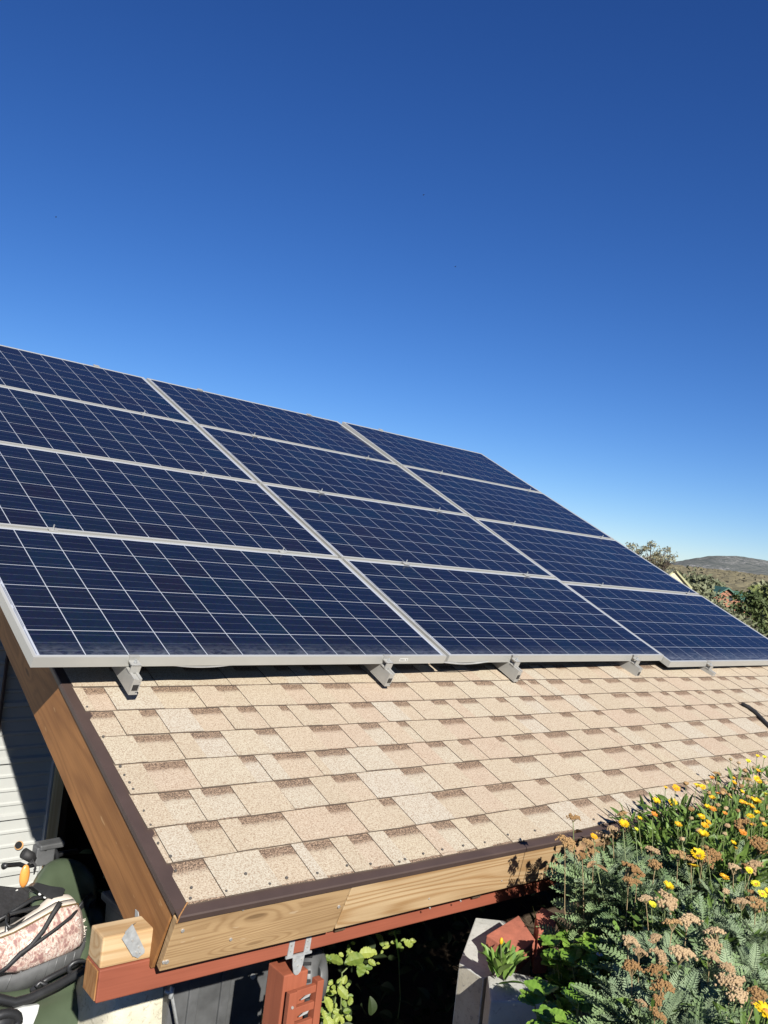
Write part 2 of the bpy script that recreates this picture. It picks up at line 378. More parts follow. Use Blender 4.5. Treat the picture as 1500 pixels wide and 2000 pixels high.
nt.links.new(c,b.inputs['Base Color']); b.inputs['Roughness'].default_value=.95; b.inputs['Specular IOR Level'].default_value=.1
bump(nt,b,noise(nt,p,30,4,.6),.4,.02); M['ground']=m
tag(groundmesh().build('ground','ground',smooth=True,fix=False),kind='structure')
# hill
m,nt,b=newmat('rocky_scrub_hillside'); p=pos(nt)
f=noise(nt,p,.07,5,.75); f2=noise(nt,frame(nt,V(1,0,0),V(0,1,0),V(0,0,1),(1,1,2.2)),.075,6,.85); f3=noise(nt,p,.009,3,.5)
c=ramp(nt,f,[(.38,(.062,.074,.074)),(.52,(.095,.102,.096)),(.62,(.135,.138,.128))])
rk=mth(nt,'MULTIPLY',ramp(nt,f2,[(.52,0.0),(.58,1.0)]),ramp(nt,f3,[(.40,.15),(.58,1.0)]))
c=mix(nt,mth(nt,'MULTIPLY',rk,.75),c,(.36,.34,.34))
s=N(nt,'ShaderNodeSeparateXYZ'); nt.links.new(p,s.inputs[0])
lo=N(nt,'ShaderNodeMapRange'); nt.links.new(s.outputs[2],lo.inputs[0]); lo.inputs[1].default_value=9; lo.inputs[2].default_value=20; lo.inputs[3].default_value=1; lo.inputs[4].default_value=0
c=mix(nt,mth(nt,'MULTIPLY',lo.outputs[0],.8),c,ramp(nt,f,[(.4,(.095,.070,.048)),(.6,(.17,.125,.085))]))
nt.links.new(c,b.inputs['Base Color']); b.inputs['Roughness'].default_value=1; b.inputs['Specular IOR Level'].default_value=0; M['hill']=m
hb=MB(); nx,ny=190,70
for j in range(ny+1):
    for i in range(nx+1):
        si=-900+1700*i/nx; al=1500+1400*j/ny
        # long low dome, highest just right of the junipers
        prof=math.exp(-(abs(si+40)/165)**2.6)
        z=7+53*prof*sstep(1650,2350,al)+2.2*mn.noise(V(si*.02,al*.01,0))+1.6*mn.noise(V(si*.06,al*.04,3))
        z+=10*math.exp(-((si+420)/190)**2)*sstep(1650,2350,al)
        if j==0: z=-5
        q=CAM+FARD*al+FARS*si; hb.v.append(V(q.x,q.y,z))
for j in range(ny):
    for i in range(nx):
        a=j*(nx+1)+i; hb.f.append((a,a+1,a+nx+2,a+nx+1)); hb.m.append(0)
tag(hb.build('hill','hill',smooth=True,fix=False),kind='structure')
# scrub on the plain (uncountable) : joined low bushes
sb=MB(); rr=random.Random(5)
for k in range(3600):
    al=150+1350*rr.random()**2.1; si=al*rr.uniform(-.17,.10)
    q=CAM+FARD*al+FARS*si; z=ground_h(q.x,q.y); r=rr.uniform(.7,1.9)*(1+al/1500)
    sb.ball((q.x,q.y,z+r*.3),(r*rr.uniform(.9,1.8),r*rr.uniform(.9,1.8),r*.75),6,4,fn=lambda d:1+.4*mn.noise(d*2+V(k,0,0)))
tag(sb.build('scrub','shrub',fix=False),kind='stuff',label='low brown desert scrub dotted over the tan plain below the hill',cat='scrub')
# ------------------------------------------------------------------ far trees
def leafcloud(mb,c,rad,n,size,rnd,dens=1.0,mi=0,flat=1.0):
    c=Vector(c)
    for _ in range(n):
        d=V(rnd.gauss(0,1),rnd.gauss(0,1),rnd.gauss(0,1)).normalized()*(rnd.random()**.45)
        p=c+V(d.x*rad[0],d.y*rad[1],d.z*rad[2])
        a=V(rnd.gauss(0,1),rnd.gauss(0,1),rnd.gauss(0,1)+.3).normalized(); bb=a.orthogonal().normalized(); 
        bb=(Matrix.Rotation(rnd.random()*6.28,3,a)@bb); cc=a.cross(bb); s_=size*rnd.uniform(.6,1.4)
        mb.add([p-bb*s_,p+cc*s_*.45,p+bb*s_,p-cc*s_*.45],[(0,1,2,3)],mi)
def juniper(px,py_top,dist,width,mat,label,seed,n=2600,size=.09,cat='tree',name='juniper_tree'):
    rnd=random.Random(seed); top=far(px,py_top,dist); g=ground_h(top.x,top.y); h=top.z-g
    t=thing(name,(top.x,top.y,g),label,cat,'trees and bushes beyond the roof')
    tr=MB(); tr.tube([(top.x,top.y,g-.1),(top.x+.1,top.y,g+h*.3),(top.x,top.y+.1,g+h*.75)],[.16,.12,.04],7); 
    cr=MB()
    for k in range(16):
        a=rnd.uniform(0,6.28); rr_=rnd.random()**.6*width*.36; zz=g+h*rnd.uniform(.22,.86); sh=1-((zz-g)/h-.3)**2*1.1
        c=V(top.x+math.cos(a)*rr_*sh,top.y+math.sin(a)*rr_*sh,zz)
        R0=width*rnd.uniform(.15,.25)
        tr.tube([(top.x,top.y,g+h*.25),tuple(c)],[.05,.015],5)
        leafcloud(cr,c,(R0,R0,R0*1.15),n//16,size,rnd)
    leafcloud(cr,(top.x,top.y,top.z-h*.08),(width*.14,width*.14,h*.09),n//12,size,rnd)
    tr.build('trunk','bark',t,fix=False); cr.build('crown',mat,t,fix=False)
    return t
JL=[ # px, top py, distance, width
 (1516,1138,34,2.4,'juniper','tall dark green juniper at the right edge below the hill'),
 (1476,1154,30,1.7,'juniper','dense olive green juniper second from the right edge'),
 (1512,1185,22,1.9,'juniper','nearest dark juniper just above the panel edge at the right border'),
 (1428,1192,27,2.2,'juniper2','rounded grey green juniper below the green roofed house'),
 (1388,1176,36,2.6,'juniper2','pale grey green juniper left of the red brown cabin'),
 (1368,1122,62,5.2,'juniper2','broad grey green juniper standing left of the cabin against the plain'),
 (1345,1128,70,3.6,'juniper','small dark juniper beside the yellow trimmed gable'),
 (1492,1136,75,3.0,'juniper2','distant juniper rising behind the taller dark ones at right'),
 (1352,1140,48,3.2,'juniper2','grey green juniper filling the gap right of the yellow shed'),
 (1330,1120,85,4.0,'juniper2','farthest small juniper above the yellow shed roof'),
 (1398,1140,130,5.5,'juniper2','broad pale juniper behind the cabin roof'),
 (1445,1200,19,1.6,'juniper2','low grey green bush peeping over the white panel edge')]
for i,a in enumerate(JL):
    juniper(a[0],a[1],a[2],a[3],a[4],a[5],40+i,n=2600 if a[2]<40 else 2000,size=.0026*a[2]+.01)
# sparse oak silhouetted on the sky
def oak():
    rnd=random.Random(3); D=26
    base=far(1268,1130,D); g=ground_h(base.x,base.y)
    t=thing('sparse_tree',(base.x,base.y,g),'thin open tree with bare twigs silhouetted on the sky behind the top right panels','tree')
    tr=MB(); cr=MB(); tr.tube([(base.x,base.y,g-.1),tuple(base)],[.14,.1],7)
    tips=[(1232,1068,1),(1246,1078,1),(1262,1070,1),(1272,1062,1),(1282,1085,1),(1290,1092,1),(1302,1072,.7),(1308,1088,.6),(1318,1084,.15),(1296,1105,1),(1275,1100,1),(1282,1112,1),(1300,1098,.8),(1316,1094,.1),(1260,1092,.7),(1268,1120,1),(1292,1120,1)]
    for (x,y,dn) in tips:
        e=far(x,y,D+rnd.uniform(-.6,.6)); mid=base.lerp(e,.5)+V(rnd.uniform(-.1,.1),rnd.uniform(-.1,.1),-.08)
        tr.tube([tuple(base),tuple(mid),tuple(e)],[.035,.02,.006],5)
        for k in range(5):
            q=mid.lerp(e,rnd.random())+V(rnd.gauss(0,.12),rnd.gauss(0,.12),rnd.gauss(.05,.1)); tr.tube([tuple(mid.lerp(e,rnd.random()*.8)),tuple(q)],[.009,.004],4)
            if rnd.random()<dn: leafcloud(cr,q,(.12,.12,.09),26,.033,rnd)
        leafcloud(cr,e,(.13,.13,.1),int(75*dn)+4,.033,rnd)
    tr.build('branches','bark',t,fix=False); cr.build('crown','oak',t,fix=False)
oak()
# yellow trimmed gable and cabin
M['ylw']=simple('pale_yellow_siding',(.45,.41,.27),.8); M['ytrim']=simple('mustard_roof_trim',(.25,.245,.13),.7); M['groof']=simple('dark_green_metal_roof',(.03,.09,.062),.6); M['cabin']=simple('red_brown_log_wall',(.24,.11,.065),.85); M['tealwall']=simple('pale_blue_shed_wall',(.40,.52,.50),.8); M['pane']=simple('dark_window_pane',(.03,.04,.05),.15)
D=45; A=far(1318,1114,D); s_=D/FPX
rt=CR; up=V(0,0,1); dp=V(rt.y,-rt.x,0).normalized()*-1
h0=thing('yellow_shed',(A.x,A.y,ground_h(A.x,A.y)),'pale yellow gabled shed with mustard roof trim showing over the panel edge','building')
bx=MB(); L=A-V(CR.x,CR.y,0)*.55; Rr=A+V(CR.x,CR.y,0)*.9; g=ground_h(A.x,A.y)
bx.prism([V(L.x,L.y,g),V(Rr.x,Rr.y,g),V(Rr.x,Rr.y,A.z-.75),V(A.x,A.y,A.z),V(L.x,L.y,A.z-.5)],V(CF.x,CF.y,0)*2.4); bx.build('wall','ylw',h0)
tb=MB(); o=V(-CF.x,-CF.y,0)*.12
tb.prism([A+V(0,0,.06)+o,A+o-V(0,0,.03),Rr.xy.to_3d()+V(0,0,A.z-.86)+o,Rr.xy.to_3d()+V(0,0,A.z-.72)+o],V(CF.x,CF.y,0)*2.6); tb.prism([A+V(0,0,.06)+o,A+o-V(0,0,.03),L.xy.to_3d()+V(0,0,A.z-.58)+o,L.xy.to_3d()+V(0,0,A.z-.46)+o],V(CF.x,CF.y,0)*2.6); tb.build('roof_trim','ytrim',h0)
D=95; A=far(1425,1149,D); g=ground_h(A.x,A.y); rx=V(CR.x,CR.y,0).normalized(); fy=V(CF.x,CF.y,0).normalized()
h1=thing('cabin',(A.x,A.y,g),'small red brown cabin with dark green roof among the junipers','building')
P=A-rx*1.5; P.z=A.z-1.1
MB().prism([V(P.x,P.y,g-.5),V(P.x,P.y,g-.5)+rx*2.6,P+rx*2.6,P+rx*1.3+V(0,0,.9),P],fy*5).build('wall','cabin',h1)
rb=MB(); q=P-fy*.3; ap=q+rx*1.3+V(0,0,1.05)
rb.prism([q-rx*.35-V(0,0,.12),q-rx*.35+V(0,0,.02),ap+V(0,0,.12),ap-V(0,0,.02)],fy*5.6); rb.prism([ap-V(0,0,.02),ap+V(0,0,.12),q+rx*2.95+V(0,0,.02),q+rx*2.95-V(0,0,.12)],fy*5.6); rb.build('roof','groof',h1)
MB().box(P+rx*1.55-fy*.04-V(0,0,.15),rx*.35,fy*.03,V(0,0,.55)).build('window','pane',h1)
wg=P+rx*3+fy*1.2; wg.z=P.z
MB().prism([V(wg.x,wg.y,g-.5),V(wg.x,wg.y,g-.5)+rx*2.3,wg+rx*2.3,wg],fy*3.2).build('side_wing','cabin',h1)
MB().prism([wg-rx*.1-fy*.2,wg+rx*2.5-fy*.2,wg+rx*2.5-fy*.2+V(0,0,.1),wg-rx*.1-fy*.2+V(0,0,.1)],fy*1.9+V(0,0,.75)).build('side_roof','groof',h1)
D=110; A=far(1403,1151,D); g=ground_h(A.x,A.y)
h2=thing('blue_shed',(A.x,A.y,g),'tiny pale blue shed just left of the green roofed cabin','building')
MB().box(V(A.x,A.y,g-.3),rx*1.3,fy*2,V(0,0,A.z-g+.3)).build('wall','tealwall',h2)
MB().prism([A-rx*.15,A+rx*1.45,A+rx*1.45+V(0,0,.08),A-rx*.15+V(0,0,.08)],fy*2.1).build('roof','white',h2)
# ------------------------------------------------------------------ metal wall with stud
wt=thing('metal_wall',(-1.2,2.0,-2.2),'white ribbed metal wall behind the quad bike, with a round hole','wall')
wb=MB(); prof=[]; z=-2.2; 
while z<.50:
    k=round((z+2.2)/.078)
    if k%4==0: prof+=[(z,0),(z+.010,-.020),(z+.030,-.020),(z+.040,0)]
    else: prof+=[(z,0),(z+.007,-.007),(z+.018,-.007),(z+.025,0)]
    z+=.078
prof.append((.52,0))
for x in (-4.0,.955): 
    for (zz,d) in prof: wb.v.append(V(x,2.0+d,zz))
n_=len(prof)
for i in range(n_-1): wb.f.append((i,i+n_,i+n_+1,i+1)); wb.m.append(0)
wo=wb.build('ribbed_sheet','white',wt,fix=False)
MB().box(V(-4,2.02,-2.2),V(4.93,0,0),V(0,.05,0),V(0,0,2.70)).build('backing','deckwood',wt)
MB().box(V(.957,1.96,-2.2),V(.062,0,0),V(0,.05,0),V(0,0,2.45)).build('stud','stud',wt,bevel=.003)
MB().box(V(.944,1.962,-2.2),V(.010,0,0),V(0,.035,0),V(0,0,2.45)).build('edge_trim','white',wt)
hc=aty(38,1652,1.978); hm=MB(); hm.cyl(hc+V(0,.004,0),V(0,1,0),.024,.006,16); hm.build('hole_rim','seal',wt)
hm=MB(); hm.cyl(hc+V(-.006,-.002,.005),V(0,1,0),.019,.006,16); hm.build('hole','black',wt)
tr=aty(17,1281,1.97); MB().box(V(tr.x-.01,1.965,tr.z-1.0),V(.014,0,0),V(0,.02,0),V(0,0,1.6)).build('sheet_seam','drip',wt)
# ================================================================== SHED
shed=thing('lean_to_shed',(0.6,-.76,-2.2),'open lean-to shed with cream shingle roof, brown drip edge and red stained beam','shed')
ROOFL=4.75; UEND=5.72
deck=MB(); deck.box(roof(-.012,-.012,-.028),RU*(UEND+.01),RV*(ROOFL+.01),RN*.024); deck=deck.build('roof_deck','deckwood',shed)
# shingles
rs=random.Random(21); tabs=[]
courses=10
for i in range(courses):
    u_=-rs.uniform(0,.12); tooth=rs.random()<.5
    while u_<UEND:
        wd=rs.uniform(.06,.215) if tooth else rs.uniform(.06,.17)
        if rs.random()<.08: wd*=.45
        a0,a1=max(u_,0),min(u_+wd,UEND)
        if a1-a0>.012 or (a1>a0 and u_<=0): tabs.append((i,a0-(rs.uniform(.002,.008) if u_<=0 else 0),a1,tooth))
        u_+=wd; tooth=not tooth
def wav(i,u_): return .0075*mn.noise(V(u_*1.9,i*3.1,0))+.0042*mn.noise(V(u_*6,i*5.3,2))
def tabverts(i,a0,a1,tooth):
    h=.0078 if tooth else .0060
    g=.0013
    b0=i*EXP-(0 if i else .008); b1=(i+1)*EXP+.010
    e0=b0+wav(i,a0); e1=b0+wav(i,a1)
    hh0=h+.003*abs(mn.noise(V(a0*3,i*2.2,5))); 
    p=[roof(a0+g,e0,-.003),roof(a1-g*.2,e1,-.003),roof(a1-g*.2,b1,-.003),roof(a0+g,b1,-.003),
       roof(a0+g,e0,hh0),roof(a1-g*.2,e1,hh0),roof(a1-g*.2,b1,h-.0045),roof(a0+g,b1,h-.0045)]
    return p
# keep the pieces that show largest as parts, the rest joined
def tabkey(t): 
    c=roof((t[1]+t[2])/2,t[0]*EXP+.07); hid=0 if t[0]<=8 else 50
    return (c-CAM).length/math.sqrt(t[2]-t[1])+hid
tabs.sort(key=tabkey)
rest=MB()
for k,t in enumerate(tabs):
    p=tabverts(*t); mb=MB() if k<296 else rest
    n=len(mb.v); mb.v+=p
    mb.f+=[tuple(n+j for j in f) for f in [(4,5,6,7),(0,1,5,4),(1,2,6,5),(2,3,7,6),(3,0,4,7)]]
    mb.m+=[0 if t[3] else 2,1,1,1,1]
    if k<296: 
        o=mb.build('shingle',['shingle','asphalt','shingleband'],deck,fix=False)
if rest.v: tag(rest.build('far_shingles',['shingle','asphalt','shingleband'],deck,fix=False),kind='stuff')
# underlay between tabs is dark
MB().box(roof(.003,.0,-.0035),RU*(UEND-.01),RV*ROOFL,RN*.0015).build('underlayment','asphalt',shed)
# nails / sealant spots along eave and rake
ns=MB
spots=[(480,1706),(374,1733),(620,1705),(560,1714),(678,1690),(724,1687),(780,1683),(791,1678),(827,1667),(864,1659),(905,1651),(947,1645),(992,1630),(1045,1622),(1160,1600),(1190,1592),(442,1740),(527,1726),(372,1754),(343,1700),(333,1672),(309,1646),(294,1611),(281,1583),(260,1541),(253,1528),(243,1513),(235,1496),(202,1438),(170,1380)]
for (x,y) in spots:
    q=hit(x,y,roof(0,0,.0096),RN); d=MB(); d.cyl(q-RN*.003,RN,rs.uniform(.0032,.0048),.0045,8); d.build('sealant_spot','tar',deck)
# drip edges
MB().prism([roof(-.041,-.041,.0),roof(-.041,-.038,.0040),roof(-.041,.02,.0020),roof(-.041,.02,-.0002),roof(-.041,-.0390,-.0002),roof(-.041,-.0390,-.0150),roof(-.041,-.0415,-.0150)],RU*(UEND+.041)).build('eave_drip_edge','drip',shed)
MB().prism([roof(-.041,-.015,.0001),roof(-.038,-.015,.0045),roof(.012,-.015,.0024),roof(.012,-.015,.0003),roof(-.0390,-.015,.0003),roof(-.0390,-.015,-.0150),roof(-.0418,-.015,-.0150)],RV*(ROOFL+.0)).build('rake_drip_edge','drip',shed)
cm=MB(); cm.tube([roof(0,0,.0065),roof(-.039,-.039,.0050),roof(-.0415,-.0415,-.014)],.0020,5); cm.build('mitre_gap_wood','endgrain',shed)
# rafter, fascia, inner rafters
MB().prism([roof(-.036,-.001,-.0135),roof(-.036,ROOFL,-.0135),roof(-.036,ROOFL,-.238),roof(-.036,.07,-.243),roof(-.036,.010,-.217)],RU*.022).build('rake_rafter','rafter',shed,bevel=.003)
F=MB(); F.hexa([roof(-.040,-.036,-.180),roof(.529,-.036,-.184),roof(.529,-.013,-.184),roof(-.040,-.013,-.180),roof(-.040,-.036,-.0135),roof(.532,-.036,-.0135),roof(.532,-.013,-.0135),roof(-.040,-.013,-.0135)])
F.build('fascia_board','fascia',shed,bevel=.0025,label='darker weathered fascia board nearest the corner')
F=MB(); F.hexa([roof(.5315,-.038,-.176),roof(UEND,-.038,-.168),roof(UEND,-.013,-.168),roof(.5315,-.013,-.176),roof(.5345,-.038,-.0135),roof(UEND,-.038,-.0135),roof(UEND,-.013,-.0135),roof(.5345,-.013,-.0135)])
F.build('fascia_board','fascia2',shed,bevel=.0025,label='paler fascia board right of the splice')
for x in (.58,1.19,1.8,2.4,3.0,3.7,4.4,5.05,5.66):
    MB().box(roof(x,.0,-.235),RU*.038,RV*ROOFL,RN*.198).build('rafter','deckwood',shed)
for (x,y,k) in [(451,1835,.0045),(475,1776,.004),(357,1818,.005),(326,1879,.006),(320,1880,.0045),(840,1774,.003),(900,1760,.003),(980,1720,.003),(662,1771,.005),(838,1755,.003)]:
    q=hit(x,y,roof(0,-.0385,0),RV); d=MB(); d.cyl(q+RV*.003,-RV,k,.0045,8); d.build('nail_head','nail',shed)
# beams
ZT,ZM,ZB=-.572,-.652,-.736
def bslab(s0,s1,d0,d1,z0,z1): 
    return MB().hexa([beam(s0,d0,z0),beam(s1,d0,z0-.0),beam(s1,d1,z0),beam(s0,d1,z0),beam(s0,d0,z1),beam(s1,d0,z1),beam(s1,d1,z1),beam(s0,d1,z1)])
o=bslab(-.037,.62,.003,.087,ZM+.0015,ZT).build('upper_beam','pale',shed,bevel=.006,label='unstained pale timber on top of the red beam')
o=bslab(-.037,UEND,0,.089,ZB,ZM).build('lower_beam','red',shed,bevel=.004,label='red stained beam')
bslab(-.0405,-.037,.006,.083,ZB+.005,ZM-.004).build('beam_end_grain','endgrain',shed)
bslab(.62,UEND,.004,.086,ZM+.001,ZT).build('upper_beam','red',shed)
# posts
def post(s,parent):
    MB().box(beam(s,.0,-2.25),RU*.089,WB*.089,V(0,0,2.25+.519-(.519-ZB)*1.0218)).build('post','redpost',parent,bevel=.004)
post(.541,shed); post(3.0,shed); post(5.5,shed)
# post cap of bent galvanised strap
pc=MB(); t_=-.004
def fpl(pts,th=.0025,d=-.0035): return [beam(a,d,z) for a,z in pts]
for (s0,s1) in ((.541,.561),(.600,.621)):
    pc.prism(fpl([(s0+.004,-.692),(s1+.002,-.690),(s1,-.736),(s0,-.737)]),WB*.003)
pc.prism(fpl([(.536,-.7365),(.628,-.7365),(.628,-.7435),(.536,-.7435)],d=-.006),WB*.006)
pc.prism(fpl([(.561,-.742),(.604,-.742),(.601,-.770),(.595,-.792),(.5875,-.799),(.578,-.799),(.571,-.792),(.565,-.770)],d=-.0045),WB*.0035)
pc=pc.build('post_cap_bracket','galv',shed)
for (a,z) in [(.551,-.705),(.551,-.722),(.610,-.704),(.610,-.722),(.570,-.756),(.595,-.754),(.583,-.772)]:
    d=MB(); d.cyl(beam(a,-.004,z),-WB,.0026,.003,8); d.build('nail_head','nail',pc)
# hurricane tie: twisted plate on rafter and beam
ht=MB()
ht.prism([beam(.018,-.004,-.566),beam(.036,-.004,-.548),beam(.079,-.004,-.622),beam(.079,-.004,-.630),beam(.062,-.004,-.640),beam(.048,-.004,-.632)],WB*.003)
a1=[hit(x,y,roof(-.0385,0,0),RU) for x,y in ((264,1776),(269,1781),(272,1798),(263,1802))]
ht.prism(a1,RU*.002)
ht.add([beam(.018,-.005,-.566),beam(.036,-.005,-.548),a1[2],a1[3]],[(0,1,2,3),(3,2,1,0)])
ht.add([beam(.018,-.005,-.566),beam(.010,-.0045,-.579),beam(.048,-.0045,-.634),beam(.052,-.0045,-.610)],[(0,1,2,3),(3,2,1,0)])
ht=ht.build('hurricane_tie','galv',shed)
for (a,z) in [(.040,-.590),(.060,-.610),(.066,-.626),(.056,-.624)]:
    d=MB(); d.cyl(beam(a,-.004,z),-WB,.0028,.003,8); d.build('nail_head','nail',ht)
# interior closing walls
def under(y): return -.498+(y+.859)*.378-.30
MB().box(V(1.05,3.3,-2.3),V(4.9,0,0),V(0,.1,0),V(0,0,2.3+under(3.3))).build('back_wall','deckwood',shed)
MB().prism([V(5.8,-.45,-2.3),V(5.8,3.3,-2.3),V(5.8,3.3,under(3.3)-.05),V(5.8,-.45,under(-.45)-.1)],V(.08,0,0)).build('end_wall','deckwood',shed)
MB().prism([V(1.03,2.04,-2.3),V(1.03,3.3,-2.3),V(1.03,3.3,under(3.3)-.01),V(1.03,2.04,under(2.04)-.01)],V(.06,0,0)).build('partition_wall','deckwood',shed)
# ================================================================== SOLAR PANELS
PW,PH,PVP=1.956,.965,.9833; DEP=.040
cellme=None
colp=[(0,0,0,0),(1.9865,.009,-.004,.0010),(3.9516,-.0459,-.0162,.0104)]
CW,CH=.1552,.1512
cm_=MB(); cm_.box(V(0,0,-.0018),V(CW,0,0),V(0,CH,0),V(0,0,.0003)); cellme=cm_.mesh('solar_cell'); cellme.materials.append(M['cell'])
fr=MB(); L_=.011
fr.hexa([V(0,0,-DEP),V(PW,0,-DEP),V(PW-L_,L_,-DEP),V(L_,L_,-DEP),V(0,0,0),V(PW,0,0),V(PW-L_,L_,0),V(L_,L_,0)])
fr.hexa([V(PW,PH,-DEP),V(0,PH,-DEP),V(L_,PH-L_,-DEP),V(PW-L_,PH-L_,-DEP),V(PW,PH,0),V(0,PH,0),V(L_,PH-L_,0),V(PW-L_,PH-L_,0)])
fr.hexa([V(0,PH,-DEP),V(0,0,-DEP),V(L_,L_,-DEP),V(L_,PH-L_,-DEP),V(0,PH,0),V(0,0,0),V(L_,L_,0),V(L_,PH-L_,0)])
fr.hexa([V(PW,0,-DEP),V(PW,PH,-DEP),V(PW-L_,PH-L_,-DEP),V(PW-L_,L_,-DEP),V(PW,0,0),V(PW,PH,0),V(PW-L_,PH-L_,0),V(PW-L_,L_,0)])
frm=fr.mesh('frame'); bm=bmesh.new(); bm.from_mesh(frm); bmesh.ops.recalc_face_normals(bm,faces=bm.faces)
bm.to_mesh(frm); bm.free(); frm.materials.append(M['alu'])
bk=MB(); bk.box(V(L_-.001,L_-.001,-.006),V(PW-2*L_+.002,0,0),V(0,PH-2*L_+.002,0),V(0,0,.0040)); bkm=bk.mesh('backsheet'); bkm.materials.append(M['backsheet']); bkm.materials.append(M['black']); bkm.polygons[0].material_index=1  # underside coloured black to deepen the shade below the panels
rbm=MB()
for x0 in (.0150,):
    for (y0,y1) in ((.02,.17),(.175,.31),(.335,.48),(.49,.63),(.645,.78),(.79,.945)): rbm.box(V(x0,y0,-.0019),V(.0022,0,0),V(0,y1-y0,0),V(0,0,.0003)); 
for (y0,y1) in ((.19,.46),(.50,.77)): rbm.box(V(.0195,y0,-.0019),V(.0020,0,0),V(0,y1-y0,0),V(0,0,.0003))
rbme=rbm.mesh('bus_ribbon'); rbme.materials.append(M['ribbon'])
rown=['bottom row','second row from the bottom','third row from the bottom','top row']; coln=['left column','middle column','right column']
extra={(0,0):'whole lower left corner and white margin showing',(0,1):'small sticker side by the roof middle',(0,2):'set a little lower than its neighbours',(3,2):'against the sky at the right',(3,0):'cut by the left edge of the photo',(3,1):'against the sky'}
PANEL={}
def pframe(col,row):
    du,dv,dz,t=colp[col]; an=TH+math.atan(t)*1.0
    bx_=V(1,0,0); by=V(0,math.cos(TH),math.sin(TH)); bz=V(0,-math.sin(TH),math.cos(TH))
    v0=row*PVP
    o=bx_*du+by*(v0+dv)+bz*(dz+v0*t)
    y2=(by+bz*t).normalized(); z2=bx_.cross(y2)
    return basis(o,bx_,y2,z2)
rp=random.Random(9)
for col in range(3):
    for row in range(4):
        mw=pframe(col,row); o=mw.translation
        lab='dark blue solar panel, '+rown[row]+', '+coln[col]
        if (row,col) in extra: lab+=', '+extra[(row,col)]
        t=thing('solar_panel',o,lab,'solar panel','solar panels on the shed roof')
        place(frm,'frame',t,mw); place(bkm,'backsheet',t,mw); place(rbme,'bus_ribbon',t,mw)
        for j in range(6):
            for i in range(12):
                x=.0255-.0015+ i*.159+.0015; y=.0165+j*.1553
                if col==0 and row>0 and i<1 and j>2 and False: continue
                place(cellme,'solar_cell',t,mw@Matrix.Translation((x,y,0)))
        PANEL[(row,col)]=t
# sticker on the lower frame of the first panel
mw=pframe(0,0); fx,fy_,fz=mw.col[0].xyz,mw.col[1].xyz,mw.col[2].xyz
st=MB(); st.box(mw@V(1.655,-.0006,-.027),fx*.052,-fy_*.0004,fz*.016); st=st.build('sticker','sticker',PANEL[(0,0)])
ink=MB()
for k in range(7): ink.box(mw@V(1.660+k*.0042,-.0012,-.0215),fx*.0030,-fy_*.0003,fz*.0052)
ink.box(mw@V(1.696,-.0012,-.0225),fx*.005,-fy_*.0003,fz*.008); ink.build('print','ink',st)
# rails with clamps
railx=[.355,1.570,2.465,3.60,4.44,5.70]; railn=['leftmost mounting rail end, hanging past the left panel near the roof corner','mounting rail end under the frame sticker left of the first panel joint','mounting rail end just right of the first panel joint','mounting rail end left of the stepped panel joint','rightmost mounting rail end, right of the stepped panel joint','mounting rail under the far right panels, only its upper clamps showing']
by=V(0,math.cos(TH),math.sin(TH)); bz=V(0,-math.sin(TH),math.cos(TH)); bxx=V(1,0,0)
def pp(x,b_,c_): return bxx*x+by*b_+bz*c_
for k,x in enumerate(railx):
    r=thing('mounting_rail',pp(x,0,-.1),'grey aluminium '+railn[k],'mounting rail','mounting rails under the panels')
    dv=-.046 if x>3.95 else 0; zc=-.016 if x>3.95 else 0
    # extruded profile: box with open T slots, drawn in the x / normal plane
    pf=[(-.016,-.110),(.016,-.110),(.016,-.104),(.006,-.104),(.006,-.098),(.016,-.098),(.016,-.062),(.010,-.062),(.010,-.0575),(.016,-.0575),(.016,-.043),(.006,-.043),(.006,-.0475),(-.006,-.0475),(-.006,-.043),(-.016,-.043)]
    pts=[pp(x+a,-.072+dv,c_+zc) for a,c_ in pf]
    rm=MB(); rm.prism(pts,by*(4*PVP+.06)); rm.build('rail_profile','rail',r)
    if k<5:
        dk=MB(); dk.prism([pp(x+a,-.0722+dv,c_+zc) for a,c_ in [(-.011,-.092),(.011,-.092),(.011,-.068),(-.011,-.068)]],-by*.0006); dk.build('rail_hollow','black',r)
    # end clamp: Z shaped
    ec=MB(); w_=.019
    q=[(-.050,-.044),(-.050,-.040),(-.030,-.040),(-.030,.0015),(-.030,.0045)]
    ec.prism([pp(x-w_,b_+dv,c_+zc) for b_,c_ in [(-.034,-.044),(-.034,-.013),(-.030,-.013),(-.030,-.040),(-.004,-.040),(-.004,-.0440)]],bxx*2*w_)
    ec.prism([pp(x-w_,b_+dv,c_+zc) for b_,c_ in [(-.034,-.0165),(-.034,-.0125),(-.0035,-.0125),(-.0035,.0035),(.009,.0035),(.009,.0008),(-.001,.0008),(-.001,-.0165)]],bxx*2*w_)
    ec=ec.build('end_clamp','rail',r)
    bt=MB(); bt.cyl(pp(x,-.018+dv,-.030+zc),bz,.0032,.030,8); bt.cyl(pp(x,-.018+dv,-.012+zc),bz,.0065,.006,6); bt.build('bolt','galv',ec)
    for row in range(1,5):
        b_=row*PVP-.009+dv; zz=zc+(row*PVP*.0104 if x>3.95 else 0)
        if k==5 and row==4: continue
        mc=MB(); 
        if row<4: mc.box(pp(x-.020,b_-.018,.0006+zz),bxx*.04,by*.036,bz*.003)
        else: mc.box(pp(x-.022,b_-.016,.0008+zz),bxx*.044,by*.030,bz*.006)
        mc=mc.build('mid_clamp' if row<4 else 'end_clamp','rail',r)
        bt=MB(); bt.cyl(pp(x,b_,.003+zz),bz,.0058,.008,6); bt.cyl(pp(x,b_,.010+zz),bz,.0032,.016,7)
        if row<4: bt.build('bolt','galv',mc)
